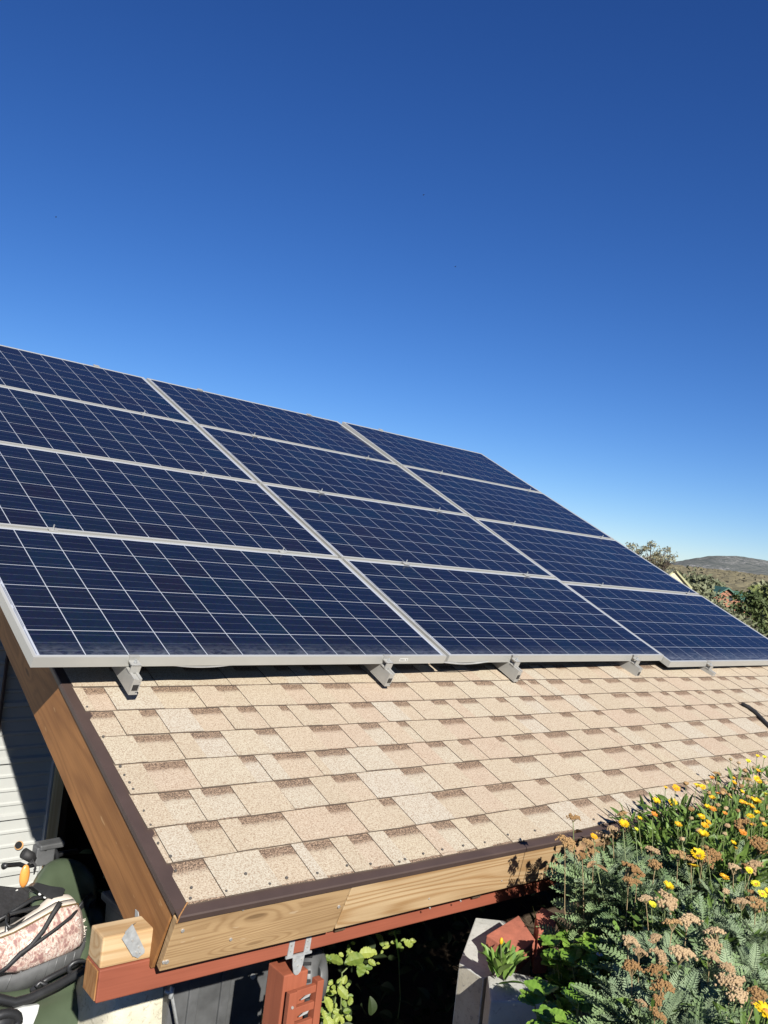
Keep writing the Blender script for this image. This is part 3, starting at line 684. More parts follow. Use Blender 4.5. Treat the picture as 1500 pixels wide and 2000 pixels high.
# slack cable under the panels
for (x0,x1,lab) in ((.50,.80,'thin grey cable sagging under the bottom edge of the first panel'),(1.95,2.28,'thin grey cable sagging right of the first panel joint')):
    cb=MB(); cb.tube([pp(x0+(x1-x0)*i/12,.004,-.036-.012*math.sin(math.pi*i/12)) for i in range(13)],.0035,6)
    tag(cb.build('cable','cable'),lab,'cable')
# dark curved strip standing in for a shadow cast on the shingles, right edge
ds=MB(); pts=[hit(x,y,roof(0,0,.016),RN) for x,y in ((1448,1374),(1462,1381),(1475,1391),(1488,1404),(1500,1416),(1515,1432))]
ds.tube(pts,[.010,.013,.014,.013,.012,.011],8); tag(ds.build('shadow_strip','rubber',smooth=True),'short black curved strip added as a cast shadow on the shingles at the right edge','shadow strip')
# ================================================================== birds
for (x,y,lab) in ((827,381,'tiny dark bird high in the sky, topmost of the three'),(889,521,'tiny dark bird in the sky above the middle panels'),(109,424,'tiny dark bird in the sky at the far left')):
    c=far(x,y,34); bd=thing('bird',c,lab,'bird','birds in the sky')
    b1=MB(); b1.ball(c,(.030,.014,.012),8,6); b1.build('body','black',bd)
    for s in (-1,1):
        wq=MB(); wq.prism([c+V(.012,s*.01,.004),c+V(.004,s*.055,.02),c+V(-.012,s*.05,.018),c+V(-.015,s*.01,.003)],V(0,0,.003)); wq.build('wing','black',bd)
# ================================================================== QUAD BIKE
q=thing('quad_bike',(.55,.9,-2.2),'dull green quad bike with black racks parked in front of the white metal wall','quad bike')
A=lambda x,y,Y: aty(x,y,-2.86+(Y+2.86)*.89)
def tubepx(mb,pts,r,n=8): mb.tube([A(x,y,Y) for x,y,Y in pts],r,n)
# front fender / hood sheets as lofted patches
def loft(rows,name,mat,parent,thick=.006,sub=2,label=None,sm=.6):
    rows=[[Vector(p) for p in r] for r in rows]; nr=len(rows); nc=len(rows[0])
    me=bpy.data.meshes.new(name); off=OFF[parent.name]
    me.from_pydata([tuple(p-off) for r in rows for p in r],[],[(i*nc+j,i*nc+j+1,(i+1)*nc+j+1,(i+1)*nc+j) for i in range(nr-1) for j in range(nc-1)])
    bm=bmesh.new(); bm.from_mesh(me)
    bmesh.ops.solidify(bm,geom=bm.faces[:],thickness=thick)
    for _ in range(sub): bmesh.ops.subdivide_edges(bm,edges=bm.edges[:],cuts=1,use_grid_fill=True,smooth=sm)
    bmesh.ops.recalc_face_normals(bm,faces=bm.faces); bm.to_mesh(me); bm.free()
    for p_ in me.polygons: p_.use_smooth=True
    me.materials.append(M[mat]); o=bpy.data.objects.new(name,me); COL.objects.link(o); o.parent=parent; OFF[o.name]=off
    if label: o['label']=label
    return o
# cowl (green hump right of the handlebar)
loft([[A(66,1740,0.85),A(78,1712,0.89),A(97,1690,0.92),A(125,1684,0.95),A(156,1697,0.95),A(172,1716,0.94)],
      [A(60,1752,0.83),A(84,1738,0.81),A(110,1722,0.84),A(138,1716,0.86),A(164,1720,0.88),A(176,1745,0.93)],
      [A(62,1768,0.77),A(90,1762,0.78),A(118,1762,0.80),A(140,1758,0.83),A(160,1765,0.85),A(174,1776,0.89)],
      [A(70,1800,0.71),A(100,1800,0.71),A(128,1800,0.72),A(150,1800,0.75),A(166,1802,0.79),A(180,1800,0.83)]],'cowl','atvgreen',q,.02)
# shiny black vent panel on the cowl
def quadpx(name,mat,pts,parent,d=V(0,-.012,.006),label=None,bev=0):
    b_=MB(); b_.prism([A(*p) for p in pts],d); return b_.build(name,mat,parent,bevel=bev,label=label)
vp=quadpx('vent_panel','black',[(52,1732,.77),(62,1724,.78),(88,1731,.78),(112,1734,.78),(117,1738,.78),(106,1764,.75),(96,1760,.75),(76,1750,.76)],q,V(0,-.05,.02),bev=.003)
for (x,y) in ((66,1731),(73,1735),(80,1738),(87,1741),(94,1744),(101,1748),(78,1746),(88,1752),(98,1757)):
    d=MB(); d.ball(A(x,y,.725),(.007,.006,.006),6,5); d.build('sparkle_bead','glasslight',vp,smooth=True)  # pale beads stand in for sparkles of light on the panel
# handlebar: grip, control box, lever, bar
hb_=MB(); tubepx(hb_,[(46,1666,1.0),(66,1677,1.0)],[.021,.020],14); hb_.build('grip','rubber',q,smooth=True)
hb_=MB(); tubepx(hb_,[(60,1674,1.0),(90,1682,1.0),(118,1668,1.08),(150,1662,1.14)],.011,10); hb_.build('handlebar','black',q,smooth=True)
cbx=MB(); c0=A(68,1694,.98); cbx.box(c0,V(.075,.0,0),V(0,.05,0),V(0,0,.075)); cbx.box(c0+V(.01,-.006,.062),V(.10,0,.004),V(0,.06,0),V(0,0,.022)); cbx.build('control_box','greyplastic',q,bevel=.006)
cl=MB(); cl.tube([A(88,1658,.98),A(92,1655,1.0),A(104,1657,1.0),A(111,1668,1.0),A(112,1690,1.0)],[.009,.012,.012,.010,.008],8); cl.build('cable_guide','black',q,smooth=True)
lv=MB(); tubepx(lv,[(7,1692,.93),(14,1690,.94),(38,1688,.96),(52,1693,.97),(66,1690,.98)],[.013,.009,.009,.008,.008],8); lv.build('brake_lever','black',q,smooth=True)
for i in range(3):
    lv=MB(); tubepx(lv,[(50+i*4,1692,.97),(58+i*3,1684-i*3,.96),(70,1688+i*4,.95),(66,1700+i*4,.94)],.003,5); lv.build('cable','rubber',q,smooth=True)
oc=A(48,1711,.92); ob=MB(); ob.ball(oc,(.020,.012,.045),12,8); ob.build('reflector','orange',q,smooth=True)
# seat / cover at the left
st_=MB(); st_.prism([A(-60,1722,.92),A(0,1728,.90),A(46,1733,.88),A(62,1745,.84),A(60,1765,.80),A(30,1790,.72),A(-60,1812,.70)],V(.01,.05,-.10)); st_.build('seat','cloth',q,bevel=.012)
for k in range(5):
    d=MB(); a_=A(4+k*6.5,1757-k*3.6,.868); d.box(a_+V(0,-.004,.004),V(.008,0,.004),V(0,.004,0),V(-.0015,0,.003)); d.build('stitching','sticker',q)
# rack tubes
rk=MB(); tubepx(rk,[(-50,1812,.70),(0,1795,.70),(28,1778,.70),(66,1754,.72),(82,1752,.74),(90,1758,.76)],.008); rk.build('rack_tube','black',q,smooth=True)
rk=MB(); tubepx(rk,[(-50,1822,.68),(16,1786,.68),(70,1772,.70),(90,1770,.72),(82,1775,.72),(30,1808,.64),(16,1812,.62),(13,1800,.64),(16,1786,.68)],.007); rk.build('rack_tube','black',q,smooth=True)
rk=MB(); tubepx(rk,[(14,1808,.64),(12,1832,.62)],.008); rk.build('rack_tube','black',q)
# black fender loops at right, behind the bag
for i in range(4):
    lv=MB(); tubepx(lv,[(148+i*2,1786-i*5,.74),(165+i*2,1768-i*6,.80),(178+i*1,1742+i*3,.86),(184,1756+i*4,.86),(168+i*2,1782+i*3,.80),(156+i,1800+i*2,.74)],.0055,6); lv.build('wheel_arch_trim','black',q,smooth=True)
# side body under the rack
loft([[A(150,1790,.80),A(172,1775,.86),A(186,1790,.92)],[A(150,1830,.70),A(178,1815,.78),A(200,1830,.84)],[A(140,1890,.56),A(172,1880,.62),A(205,1890,.70)]],'side_body','atvgreen',q,.02)
# lower front fender
loft([[A(-60,1955,0.58),A(0,1950,0.58),A(60,1940,0.58),A(110,1918,0.58),A(165,1895,0.60),A(230,1880,0.64)],
      [A(-60,1985,0.50),A(0,1978,0.50),A(60,1965,0.50),A(120,1948,0.50),A(175,1932,0.52),A(240,1920,0.56)],
      [A(-60,2010,0.42),A(0,2000,0.42),A(60,1996,0.42),A(120,1985,0.42),A(185,1968,0.44),A(245,1965,0.48)],
      [A(-60,2080,0.38),A(0,2070,0.38),A(60,2060,0.38),A(130,2055,0.38),A(190,2045,0.39),A(250,2040,0.42)]],'front_fender','atvgreen',q,.03)
# plastic bumper bar with loops
rk=MB(); tubepx(rk,[(-60,1942,0.41),(0,1951,0.40),(28,1958,0.39),(58,1950,0.39),(110,1925,0.41),(150,1902,0.43),(168,1890,0.45)],.016,10); rk.build('front_bumper','black',q,smooth=True)
rk=MB(); tubepx(rk,[(60,1936,0.45),(92,1912,0.45),(134,1890,0.47),(158,1878,0.49)],.010,8); rk.build('bumper_brace','black',q,smooth=True)
rk=MB(); tubepx(rk,[(70,1928,0.43),(78,1918,0.44),(92,1924,0.42)],.008,8); rk.build('bumper_brace','black',q,smooth=True)
tr_=MB(); c=A(150,1888,0.44); tr_.tube([c+V(math.cos(a)*.030,0,math.sin(a)*.020) for a in [i*math.pi/6 for i in range(13)]],.008,8,cap=False); tr_.build('tow_loop','black',q,smooth=True)
hl=MB(); hl.prism([A(20,1976,.36),A(50,1966,.36),A(78,1962,.37),A(74,1980,.36),A(64,2004,.34),A(30,2008,.34)],V(0,.02,-.004)); hl.build('headlight','glasslight',q,bevel=.004)
ht_=MB(); c_=A(2,2002,.33); ht_.tube([c_+V(math.cos(a)*.055,0,math.sin(a)*.035) for a in [i*math.pi/8 for i in range(17)]],.016,8,cap=False); ht_.ball(c_,(.05,.02,.03),12,6); ht_.build('lamp_surround','black',q,smooth=True)
# wheels
for (cx,cy) in ((.08,.60),(1.05,.60),(.08,1.55),(1.05,1.55)):
    wc=V(cx,cy,-1.94); t2=MB(); t2.tube([wc+V(0,math.cos(a)*.19,math.sin(a)*.19) for a in [i*math.pi/10 for i in range(21)]],.085,10,cap=False); wl=t2.build('wheel','rubber',q,smooth=True)
    rm=MB(); rm.cyl(wc-V(.06,0,0),V(1,0,0),.12,.12,16); rm.build('rim','greyplastic',wl)
ch=MB(); ch.box(V(.2,.45,-1.95),V(.75,0,0),V(0,1.3,0),V(0,0,.42)); ch.build('chassis','black',q,bevel=.03)
# bag in tray on the rack
tr=thing('cargo_tray',A(80,1900,.62),'scuffed dark grey plastic tray on the quad bike rack, holding the pink bag','tray')
def P3(px,py,Y): return A(px,py,Y)
top=[P3(-60,1925,.56),P3(14,1903,.56),P3(30,1902,.555),P3(155,1852,.56),P3(163,1838,.60),P3(166,1800,.78)]
bot=[P3(-60,1950,.56),P3(0,1936,.56),P3(30,1938,.555),P3(148,1888,.56),P3(158,1876,.60),P3(160,1835,.78)]
loft([top,bot],'front_wall','greyplastic',tr,.008,sub=1,sm=0)
for k in range(8):
    f_=k/8+.06; a=P3(14,1903,.557).lerp(P3(155,1852,.557),f_); b_=P3(0,1936,.555).lerp(P3(148,1888,.557),f_)
    rb_=MB(); rb_.tube([a+V(0,-.004,-.004),b_+V(0,-.004,.004)],.004,6); rb_.build('rib','greyplastic',tr,smooth=True)
MB().prism([P3(-60,1945,.57),P3(0,1934,.57),P3(150,1884,.57),P3(158,1868,.80),P3(-60,1900,.80)],V(0,0,.012)).build('tray_floor','greyplastic',tr)
bg_=thing('camo_bag',A(80,1860,.62),'pink and brown camouflage bag with cream top strapped on the quad bike rack','bag')
F0=[P3(-60,1945,.575),P3(0,1900,.575),P3(40,1900,.575),P3(85,1885,.57),P3(125,1868,.575),P3(155,1850,.585),P3(162,1842,.62)]
F1=[P3(-60,1885,.560),P3(-10,1862,.56),P3(30,1868,.555),P3(80,1845,.55),P3(125,1820,.56),P3(157,1806,.58),P3(163,1800,.64)]
F2=[P3(-60,1850,.60),P3(-10,1835,.60),P3(25,1822,.60),P3(75,1795,.60),P3(115,1772,.61),P3(150,1765,.62),P3(158,1790,.68)]
F3=[P3(-60,1842,.64),P3(-10,1826,.64),P3(20,1814,.64),P3(68,1785,.66),P3(108,1762,.68),P3(142,1755,.69),P3(150,1768,.74)]
F4=[P3(-60,1822,.72),P3(-10,1812,.72),P3(20,1808,.72),P3(60,1782,.72),P3(100,1748,.73),P3(130,1746,.74),P3(142,1770,.80)]
loft([F0,F1,F2],'bag_front','camo',bg_,.03,sub=2,sm=.22)
loft([F2,F3],'bag_flap','camotop',bg_,.02,sub=1,sm=.1)
loft([F3,F4],'bag_top','camotop',bg_,.03,sub=2,sm=.22)
pl_=MB(); pl_.tube([x+V(0,-.006,.003) for x in F2],.0028,6); pl_.build('piping','redleaf',bg_,smooth=True)
en=MB()
rq=random.Random(4)
for k in range(40):
    y0=1796+rq.random()*55; p0=P3(161+rq.uniform(-3,3),y0,.625); en.tube([p0,p0+V(rq.uniform(.002,.012),-.006,rq.uniform(-.01,.01))],.0012,4)
tag(en.build('frayed_edge','camotop',bg_,fix=False),kind='stuff')
def strap(pts,r,lab):
    s_=MB(); s_.tube([A(*p) for p in pts],r,8); tag(s_.build('bungee_cord','rubber',smooth=True),lab,'bungee cord','cords over the camouflage bag')
strap([(118,1762,.585),(105,1782,.575),(84,1818,.545),(62,1845,.535),(40,1864,.535)],[.010,.009,.008,.008,.009],'thicker black cord running steeply down across the pink bag')
strap([(150,1778,.61),(140,1790,.575),(112,1812,.545),(76,1838,.535),(40,1862,.530),(14,1888,.53),(-8,1904,.54)],[.006,.006,.0055,.0055,.008,.0055,.0055],'thinner black cord slanting from the bag right end to its lower left')
A=aty
# ================================================================== things below the beam
# rock
rk_=thing('limestone_block',V(.42,-.1,-2.2),'rough pale limestone block standing below the beam end','rock')
rb_=MB(); c=V(.43,-.04,-1.62)
def rf(d): return 1+.10*mn.noise(d*1.8+V(3,1,0))+.03*mn.noise(d*7)
P_=[];bm=bmesh.new(); bmesh.ops.create_cube(bm,size=1)
bmesh.ops.subdivide_edges(bm,edges=bm.edges[:],cuts=7,use_grid_fill=True)
for v_ in bm.verts:
    d=v_.co.copy(); rnd_=d.length; v_.co=V(d.x*.32,d.y*.34,d.z*1.22)*(1-.55*max(0,(rnd_-.56)))
    v_.co+=V(1,1,1)*.022*mn.noise(d*3.1)+d.normalized()*.020*mn.noise(d*9)
me=bpy.data.meshes.new('rock_body'); bm.to_mesh(me); bm.free()
for p_ in me.polygons: p_.use_smooth=True
me.materials.append(M['rock']); place(me,'rock_body',rk_,Matrix.Translation(c)@Matrix.Rotation(.15,4,'Y'))
# bin
bn=thing('black_bin',V(.73,0,-2.2),'large dark grey plastic bin standing in the shade behind the red post','bin')
bb=MB(); bb.hexa([V(.56,-.19,-2.2),V(.91,-.19,-2.2),V(.91,.25,-2.2),V(.56,.25,-2.2),V(.515,-.25,-1.0),V(.945,-.25,-1.0),V(.945,.30,-1.0),V(.515,.30,-1.0)]); bb.build('bin_body','greyplastic',bn,bevel=.012)
bb=MB(); bb.box(V(.50,-.265,-1.0),V(.46,0,0),V(0,.58,0),V(0,0,.03)); bb.build('bin_lid','greyplastic',bn,bevel=.008)
kn=A(493,1906,-.262); k2=MB(); k2.cyl(kn,V(0,-1,0),.010,.008,14); k2=k2.build('fastener','white',bn); k3=MB(); k3.cyl(kn+V(0,-.008,0),V(0,-1,0),.004,.002,10); k3.build('screw','galv',k2)
for x in (.60,.73): MB().hexa([V(x+.02,-.203,-2.18),V(x+.05,-.203,-2.18),V(x+.05,-.19,-2.18),V(x+.02,-.19,-2.18),V(x-.01,-.258,-1.03),V(x+.03,-.258,-1.03),V(x+.03,-.24,-1.03),V(x-.01,-.24,-1.03)]).build('rib','greyplastic',bn,bevel=.004)
rd=MB(); rd.tube([A(322,1936,-.30),A(334,1940,-.31),A(340,1966,-.31),A(352,2030,-.31)],[.006,.007,.005,.005],8); rd.tube([A(337,1928,-.31),A(333,1950,-.315)],.008,8)
tag(rd.build('metal_rod','galv',smooth=True),'thin bare metal rod leaning between the pale rock and the dark bin','rod')
# red slotted panel in front of the post
lt=thing('slotted_wood_panel',beam(.60,-.04,-1.2),'small red wooden panel with horizontal slots fixed in front of the post','wooden panel')
def lbox(a0,a1,z0,z1,d0,d1,sk=.0,mat='redpost',name='slat'):
    return MB().hexa([beam(a0,d0,z0),beam(a1,d0,z0+sk),beam(a1,d1,z0+sk),beam(a0,d1,z0),beam(a0,d0,z1),beam(a1,d0,z1+sk),beam(a1,d1,z1+sk),beam(a0,d1,z1)]).build(name,mat,lt,bevel=.0015)
lbox(.543,.572,-1.35,-.832,-.036,-.018,name='stile')
k=0
zz=-.852
while zz>-1.3:
    lbox(.570,.640,zz,zz+.022,-.034,-.020,.003); zz-=.050
lbox(.638,.662,-1.33,-.815,-.040,-.010,name='stile')
for zz in (-.865,-.915): 
    s_=MB(); s_.prism([beam(.600,-.019,zz-.006),beam(.628,-.019,zz-.002),beam(.640,-.017,zz+.012)],WB*.004); s_.build('torn_metal_scrap','galv',lt)
d=MB(); qn=beam(.556,-.037,-.873); d.cyl(qn,-WB,.0045,.003,10); d.build('screw','nail',lt)
# tyre behind the post
ty=thing('small_tyre',V(1.04,-.4,-2.2),'worn grey rubber tyre partly hidden behind the red post','tyre')
tc=A(612,1905,-.42); tb_=MB(); n1=V(.55,-.78,.25).normalized(); e1=n1.orthogonal().normalized(); e2=n1.cross(e1)
tb_.tube([tc+(e1*math.cos(a)+e2*math.sin(a))*.060 for a in [i*math.pi/14 for i in range(29)]],.036,12,cap=False); tb_.build('tyre_body','greyplastic',ty,smooth=True)
for i in range(22):
    a=i*2*math.pi/22; pr=e1*math.cos(a)+e2*math.sin(a); tg=-e1*math.sin(a)+e2*math.cos(a); c=tc+pr*.094
    MB().box(c-n1*.022-tg*.006,n1*.044,tg*.010,pr*.006).build('tread_block','rubber',ty)
MB().cyl(tc+n1*-.02,n1,.026,.04,14).build('hub','black',ty)
st=MB(); st.tube([tc+V(0,0,-.05),V(tc.x,tc.y,-2.2)],.02,8); st.build('axle_leg','black',ty)
# ================================================================== bed edging: slab, block, pavers
def slab(name,pxs,z,thick,label,cat,mats=('concrete','pebbly'),bev=.004,part='slab_body',base=None):
    pts=[atz(x,y,z_) for (x,y),z_ in zip(pxs,z)]
    c=sum(pts,V(0,0,0))/len(pts); t=thing(name,V(c.x,c.y,min(z)-thick),label,cat)
    mb=MB(); n=len(pts); lo=[p-V(0,0,thick) for p in pts]
    mb.v+=pts+lo; mb.f+=[tuple(range(n))]+[tuple(range(n,2*n))[::-1]]+[(i,i+n,(i+1)%n+n,(i+1)%n) for i in range(n)]; mb.m+=[0]+[1]*(n+1)
    mb.build(part,list(mats),t,bevel=bev); return t
slab('concrete_slab',[(897,1880),(929,1792),(985,1798),(1040,1850),(945,1912)],[-.82]*5,.20,'flat grey concrete slab with a broken pebbly edge under the red pavers','slab')
slab('concrete_block',[(952,1905),(1000,1898),(1075,1915),(1060,1960),(958,1955)],[-.79]*5,.85,'grey concrete block standing in front of the slab by the rosette plant','block',mats=('concrete','concrete'),bev=.006)
def paver(pxs,z,thick,label):
    return slab('paver',pxs,z,thick,label,'paver',('brick','brick'),.004,'paver_body')
paver([(950,1826),(1013,1787),(1046,1835),(1012,1866)],[-.750,-.735,-.750,-.765],.058,'rust red paver with a broken corner lying on the concrete slab')
paver([(1046,1785),(1058,1771),(1088,1786),(1084,1812),(1052,1820)],[-.70,-.69,-.70,-.72,-.72],.12,'red paver standing on edge right of the flat one')
paver([(1040,1838),(1060,1826),(1080,1842),(1070,1866),(1044,1868)],[-.80]*5,.06,'half buried red paver in shade below the upright one')
# ================================================================== PLANTS
def fern(seed,L=.15,Wd=.040,npair=15):
    r=random.Random(seed); mb=MB(); cur=r.uniform(.2,.55); side=r.uniform(-.25,.25)
    def rach(t): return V(side*t*t*L*.4,L*t*(1-.15*cur*t),L*(.18*t-cur*t*t*.55))
    pts=[rach(i/8) for i in range(9)]; mb.tube(pts,[.0016*(1-.8*i/8)+.0003 for i in range(9)],4)
    for i in range(npair):
        t=.12+.88*i/(npair-1); p=rach(t); tg=(rach(min(1,t+.02))-rach(t-.02)).normalized()
        wl=Wd*(math.sin(math.pi*min(1,t*.80+.20))**.75)*r.uniform(.85,1.1)+.003
        for s in (-1,1):
            d=(V(s,0,0)+tg*.45+V(0,0,r.uniform(.05,.45))).normalized(); hw=L/npair*.98
            n_=tg
            q=p; 
            # toothed leaflet: zig-zag outline
            K=3; up_=[];dn=[]
            for k in range(K+1):
                f_=k/K; b0=q+d*wl*f_; ww=hw*(1-f_*.55)
                up_.append(b0+n_*ww*.5+V(0,0,.0015*(k%2))); dn.append(b0-n_*ww*.5+V(0,0,.0015*(k%2)))
                if k<K: 
                    up_.append(q+d*wl*(f_+.20)+n_*ww*.30); dn.append(q+d*wl*(f_+.20)-n_*ww*.30)
            n0=len(mb.v); mb.v+=up_+dn; m_=len(up_)
            for k in range(m_-1): mb.f.append((n0+k,n0+k+1,n0+m_+k+1,n0+m_+k)); mb.m.append(0)
    return mb
def lance(seed,L=.07,Wd=.016,mat='calleaf',ser=0):
    r=random.Random(seed); mb=MB(); cur=r.uniform(.1,.5); K=7; rows=[]
    for i in range(K+1):
        t=i/K; w_=Wd*.5*(math.sin(math.pi*(t**.8)*.96+.06))**.8; y=L*t; z=L*(.25*t-cur*t*t*.6)
        if ser and i%2: w_*=1-ser
        rows.append((V(-w_,y,z+w_*.35),V(0,y,z),V(w_,y,z+w_*.35)))
    for rrow in rows: mb.v+=list(rrow)
    for i in range(K):
        a=i*3; mb.f+=[(a,a+1,a+4,a+3),(a+1,a+2,a+5,a+4)]; mb.m+=[0,0]
    return mb
def ovate(seed,L=.05,Wd=.042,teeth=9):
    r=random.Random(seed); mb=MB(); K=teeth; left=[];mid=[];right=[]; cur=r.uniform(.2,.6)
    for i in range(2*K+1):
        t=i/(2*K); w_=Wd*.5*(math.sin(math.pi*(.04+.96*t**.85)))**.7
        if i%2: w_*=.88
        z=L*(.2*t-cur*t*t*.5); pl=.0011*math.sin(t*math.pi*K)*(L/.05)
        left.append(V(-w_,L*t-(.0 if i%2 else -.001),z+w_*.25+pl)); mid.append(V(0,L*t,z)); right.append(V(w_,L*t,z+w_*.25+pl))
    n=2*K+1; mb.v=left+mid+right
    for i in range(n-1): mb.f+=[(i,n+i,n+i+1,i+1),(n+i,2*n+i,2*n+i+1,n+i+1)]; mb.m+=[0,0]
    return mb
def mk(mb,name,mat,smooth=False):
    me=mb.mesh(name,smooth=smooth); me.materials.append(M[mat]) ; return me
FERN=[mk(fern(i,.100*s_,.023*s2),'leaf','yarrow') for i,(s_,s2) in enumerate([(1,1),(1.1,.9),(.85,1.1),(.7,.9),(1.0,.75)])]
FERNM=[fern(50+i,.10,.022,9) for i in range(3)]
LAN=[mk(lance(i,.075,.017),'leaf','calleaf') for i in range(4)]
LANM=[lance(60+i,.06,.013) for i in range(3)]
def daisy(seed,npet=15,rad=.022,cup=.25,rows=2):
    r=random.Random(seed); mb=MB()
    for k in range(rows):
        for i in range(npet):
            a=2*math.pi*(i+.5*k)/npet+r.uniform(-.08,.08); ln=rad*(1-.22*k)*r.uniform(.88,1.05); cu=cup+.25*k+r.uniform(-.08,.1)
            d=V(math.cos(a),math.sin(a),0); s_=V(-math.sin(a),math.cos(a),0); wd=ln*.17
            p0=d*rad*.18; p1=d*ln*.6+V(0,0,ln*cu*.6); p2=d*ln+V(0,0,ln*cu*.75)
            mb.add([p0-s_*wd*.5,p0+s_*wd*.5,p1+s_*wd,p1-s_*wd,p2+s_*wd*.6,p2-s_*wd*.6],[(0,1,2,3),(3,2,4,5)],0)
    mb.ball((0,0,.001),(rad*.30,rad*.30,rad*.16),10,5,1); mb.ball((0,0,-.004),(rad*.28,rad*.28,rad*.25),8,5,2)
    return mb
def mkd(mb,pet):
    me=mb.mesh('flower'); 
    for k in (pet,'disc','stemgreen'): me.materials.append(M[k])
    return me
FLW={c_:[mkd(daisy(i+j*10,15,.022,[.15,.35,.8][i]),c_) for i in range(3)] for j,c_ in enumerate(('yellow','amber','orangep','lemon'))}
def corymb(seed,n=130,rad=.030):
    r=random.Random(seed); mb=MB()
    cl=[(r.uniform(0,6.28),r.random()**.6) for _ in range(9)]
    for k in range(n):
        a,rr_=cl[k%9]; cx,cy=math.cos(a)*rr_*rad*.72,math.sin(a)*rr_*rad*.72
        x=cx+r.gauss(0,rad*.17); y=cy+r.gauss(0,rad*.17); z=.010-(x*x+y*y)/(rad*rad)*.008+r.gauss(0,.0015)+.003*mn.noise(V(cx*60,cy*60,seed))
        s_=r.uniform(.0026,.0042)*rad/.03
        mb.ball((x,y,z),(s_,s_,s_*.9),5,3,0)
    for (a,rr_) in cl:
        mb.tube([(0,0,-.022),(math.cos(a)*rr_*rad*.4,math.sin(a)*rr_*rad*.4,-.006),(math.cos(a)*rr_*rad*.7,math.sin(a)*rr_*rad*.7,.008)],.0009,4,1)
    return mb
def mkh(mb,mt):
    me=mb.mesh('dried_flower_head'); me.materials.append(M[mt]); me.materials.append(M['stemdry']); return me
HEAD={c_:[mkh(corymb(i+20*j),c_) for i in range(3)] for j,c_ in enumerate(('head','headpale'))}
rv=random.Random(77)
SOILZ=-1.03
def orient(p,fwd,tilt,roll=0):
    y=Vector(fwd).normalized(); z=V(0,0,1); x=y.cross(z)
    if x.length<.01: x=V(1,0,0)
    x.normalize(); z=x.cross(y)
    return basis(p,x,y,z)@Matrix.Rotation(roll,4,'Y')
# canopy height over the bed: a mound that rises towards the eave
def canopy(p): 
    return -.47+.035*mn.noise(V(p.x*2.2,p.y*2.2,4))
def inbed(px_,py_):
    pass
YP=[] # yarrow clumps: pixel of the clump centre on the canopy
yar=[((1192,1692),'leftmost silver green yarrow clump, leaning on the fascia board'),((1243,1662),'silver green yarrow clump directly below the drip edge with upright feather leaves'),((1265,1730),'silver yarrow clump carrying a broad brown flat head'),((1320,1650),'tall feathery yarrow clump left of the orange marigolds'),((1375,1700),'yarrow clump behind the large yellow marigold'),((1440,1690),'pale yarrow clump under the brown heads at mid right'),((1280,1790),'shaded yarrow clump hanging over the bed edge'),((1450,1760),'yarrow clump with pale pink dried heads at the right edge'),((1318,1858),'yarrow clump in the lower middle with several tan heads'),((1380,1800),'yarrow clump in front of the green marigold leaves'),((1400,1890),'yarrow clump beneath the tallest tan heads'),((1465,1870),'large bright feathery yarrow clump at the lower right edge'),((1330,1950),'dark shaded yarrow clump at the bottom of the picture'),((1490,1820),'yarrow clump touching the right border'),((1290,1940),'yarrow clump in deep shade with drooping brown heads')]
for i,((x,y),lab) in enumerate(yar):
    c=atz(x,y,-.56 if 'shaded yarrow clump h' in lab else -.47); t=thing('yarrow_plant',V(c.x,c.y,SOILZ),lab,'plant','yarrow plants in the raised bed')
    base=V(c.x,c.y,SOILZ); mass=MB()
    # stems
    stm=MB()
    nleaf=72 if x>1280 else 50; RR=(.17 if x>1280 else .105) if y<1800 else .11
    for k in range(nleaf):
        a=rv.uniform(0,6.28); rr_=rv.random()**.5*RR; px_=V(c.x+math.cos(a)*rr_,c.y+math.sin(a)*rr_,0)
        zt=c.z+.47+canopy(px_)-.02-.35*rr_-rv.random()*.06
        p=V(px_.x,px_.y,zt); out=V(math.cos(a),math.sin(a),0)*(.5+rr_*5)+V(0,0,rv.uniform(.1,1.2))+V(rv.gauss(0,.45),rv.gauss(0,.45),0)
        s_=rv.uniform(.7,1.05)
        place(FERN[rv.randrange(5)],'leaf',t,orient(p,out,0,rv.uniform(-.6,.6))@Matrix.Scale(s_,4))
        stm.tube([base+V(math.cos(a)*.02,math.sin(a)*.02,0),(base+p)/2+V(math.cos(a)*.03,math.sin(a)*.03,0),p],.0022,4)
    for k in range(190):
        a=rv.uniform(0,6.28); rr_=rv.random()**.5*(RR+.02); zt=c.z-.05-rv.random()**1.5*.36
        p=V(c.x+math.cos(a)*rr_,c.y+math.sin(a)*rr_,zt); out=V(math.cos(a),math.sin(a),0)+V(rv.gauss(0,.4),rv.gauss(0,.4),rv.uniform(-.1,.9))
        mt=orient(p,out,0,rv.uniform(-1,1)); f_=FERNM[rv.randrange(3)]
        mass.add([mt@v_ for v_ in f_.v],f_.f)
    if x>1280:
        for k in range(10):
            a=rv.uniform(0,6.28); rr_=rv.random()**.5*RR; p=V(c.x+math.cos(a)*rr_,c.y+math.sin(a)*rr_,c.z-.02-.3*rr_-rv.random()*.05)
            place(LAN[rv.randrange(4)],'leaf',t,orient(p,V(math.cos(a)+rv.gauss(0,.5),math.sin(a)+rv.gauss(0,.5),rv.uniform(.1,1)),0,rv.uniform(-.8,.8))@Matrix.Scale(rv.uniform(.7,1.1),4),label='plain green leaf')
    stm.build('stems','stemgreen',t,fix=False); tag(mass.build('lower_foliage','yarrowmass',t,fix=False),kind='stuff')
    YP.append((c,t))
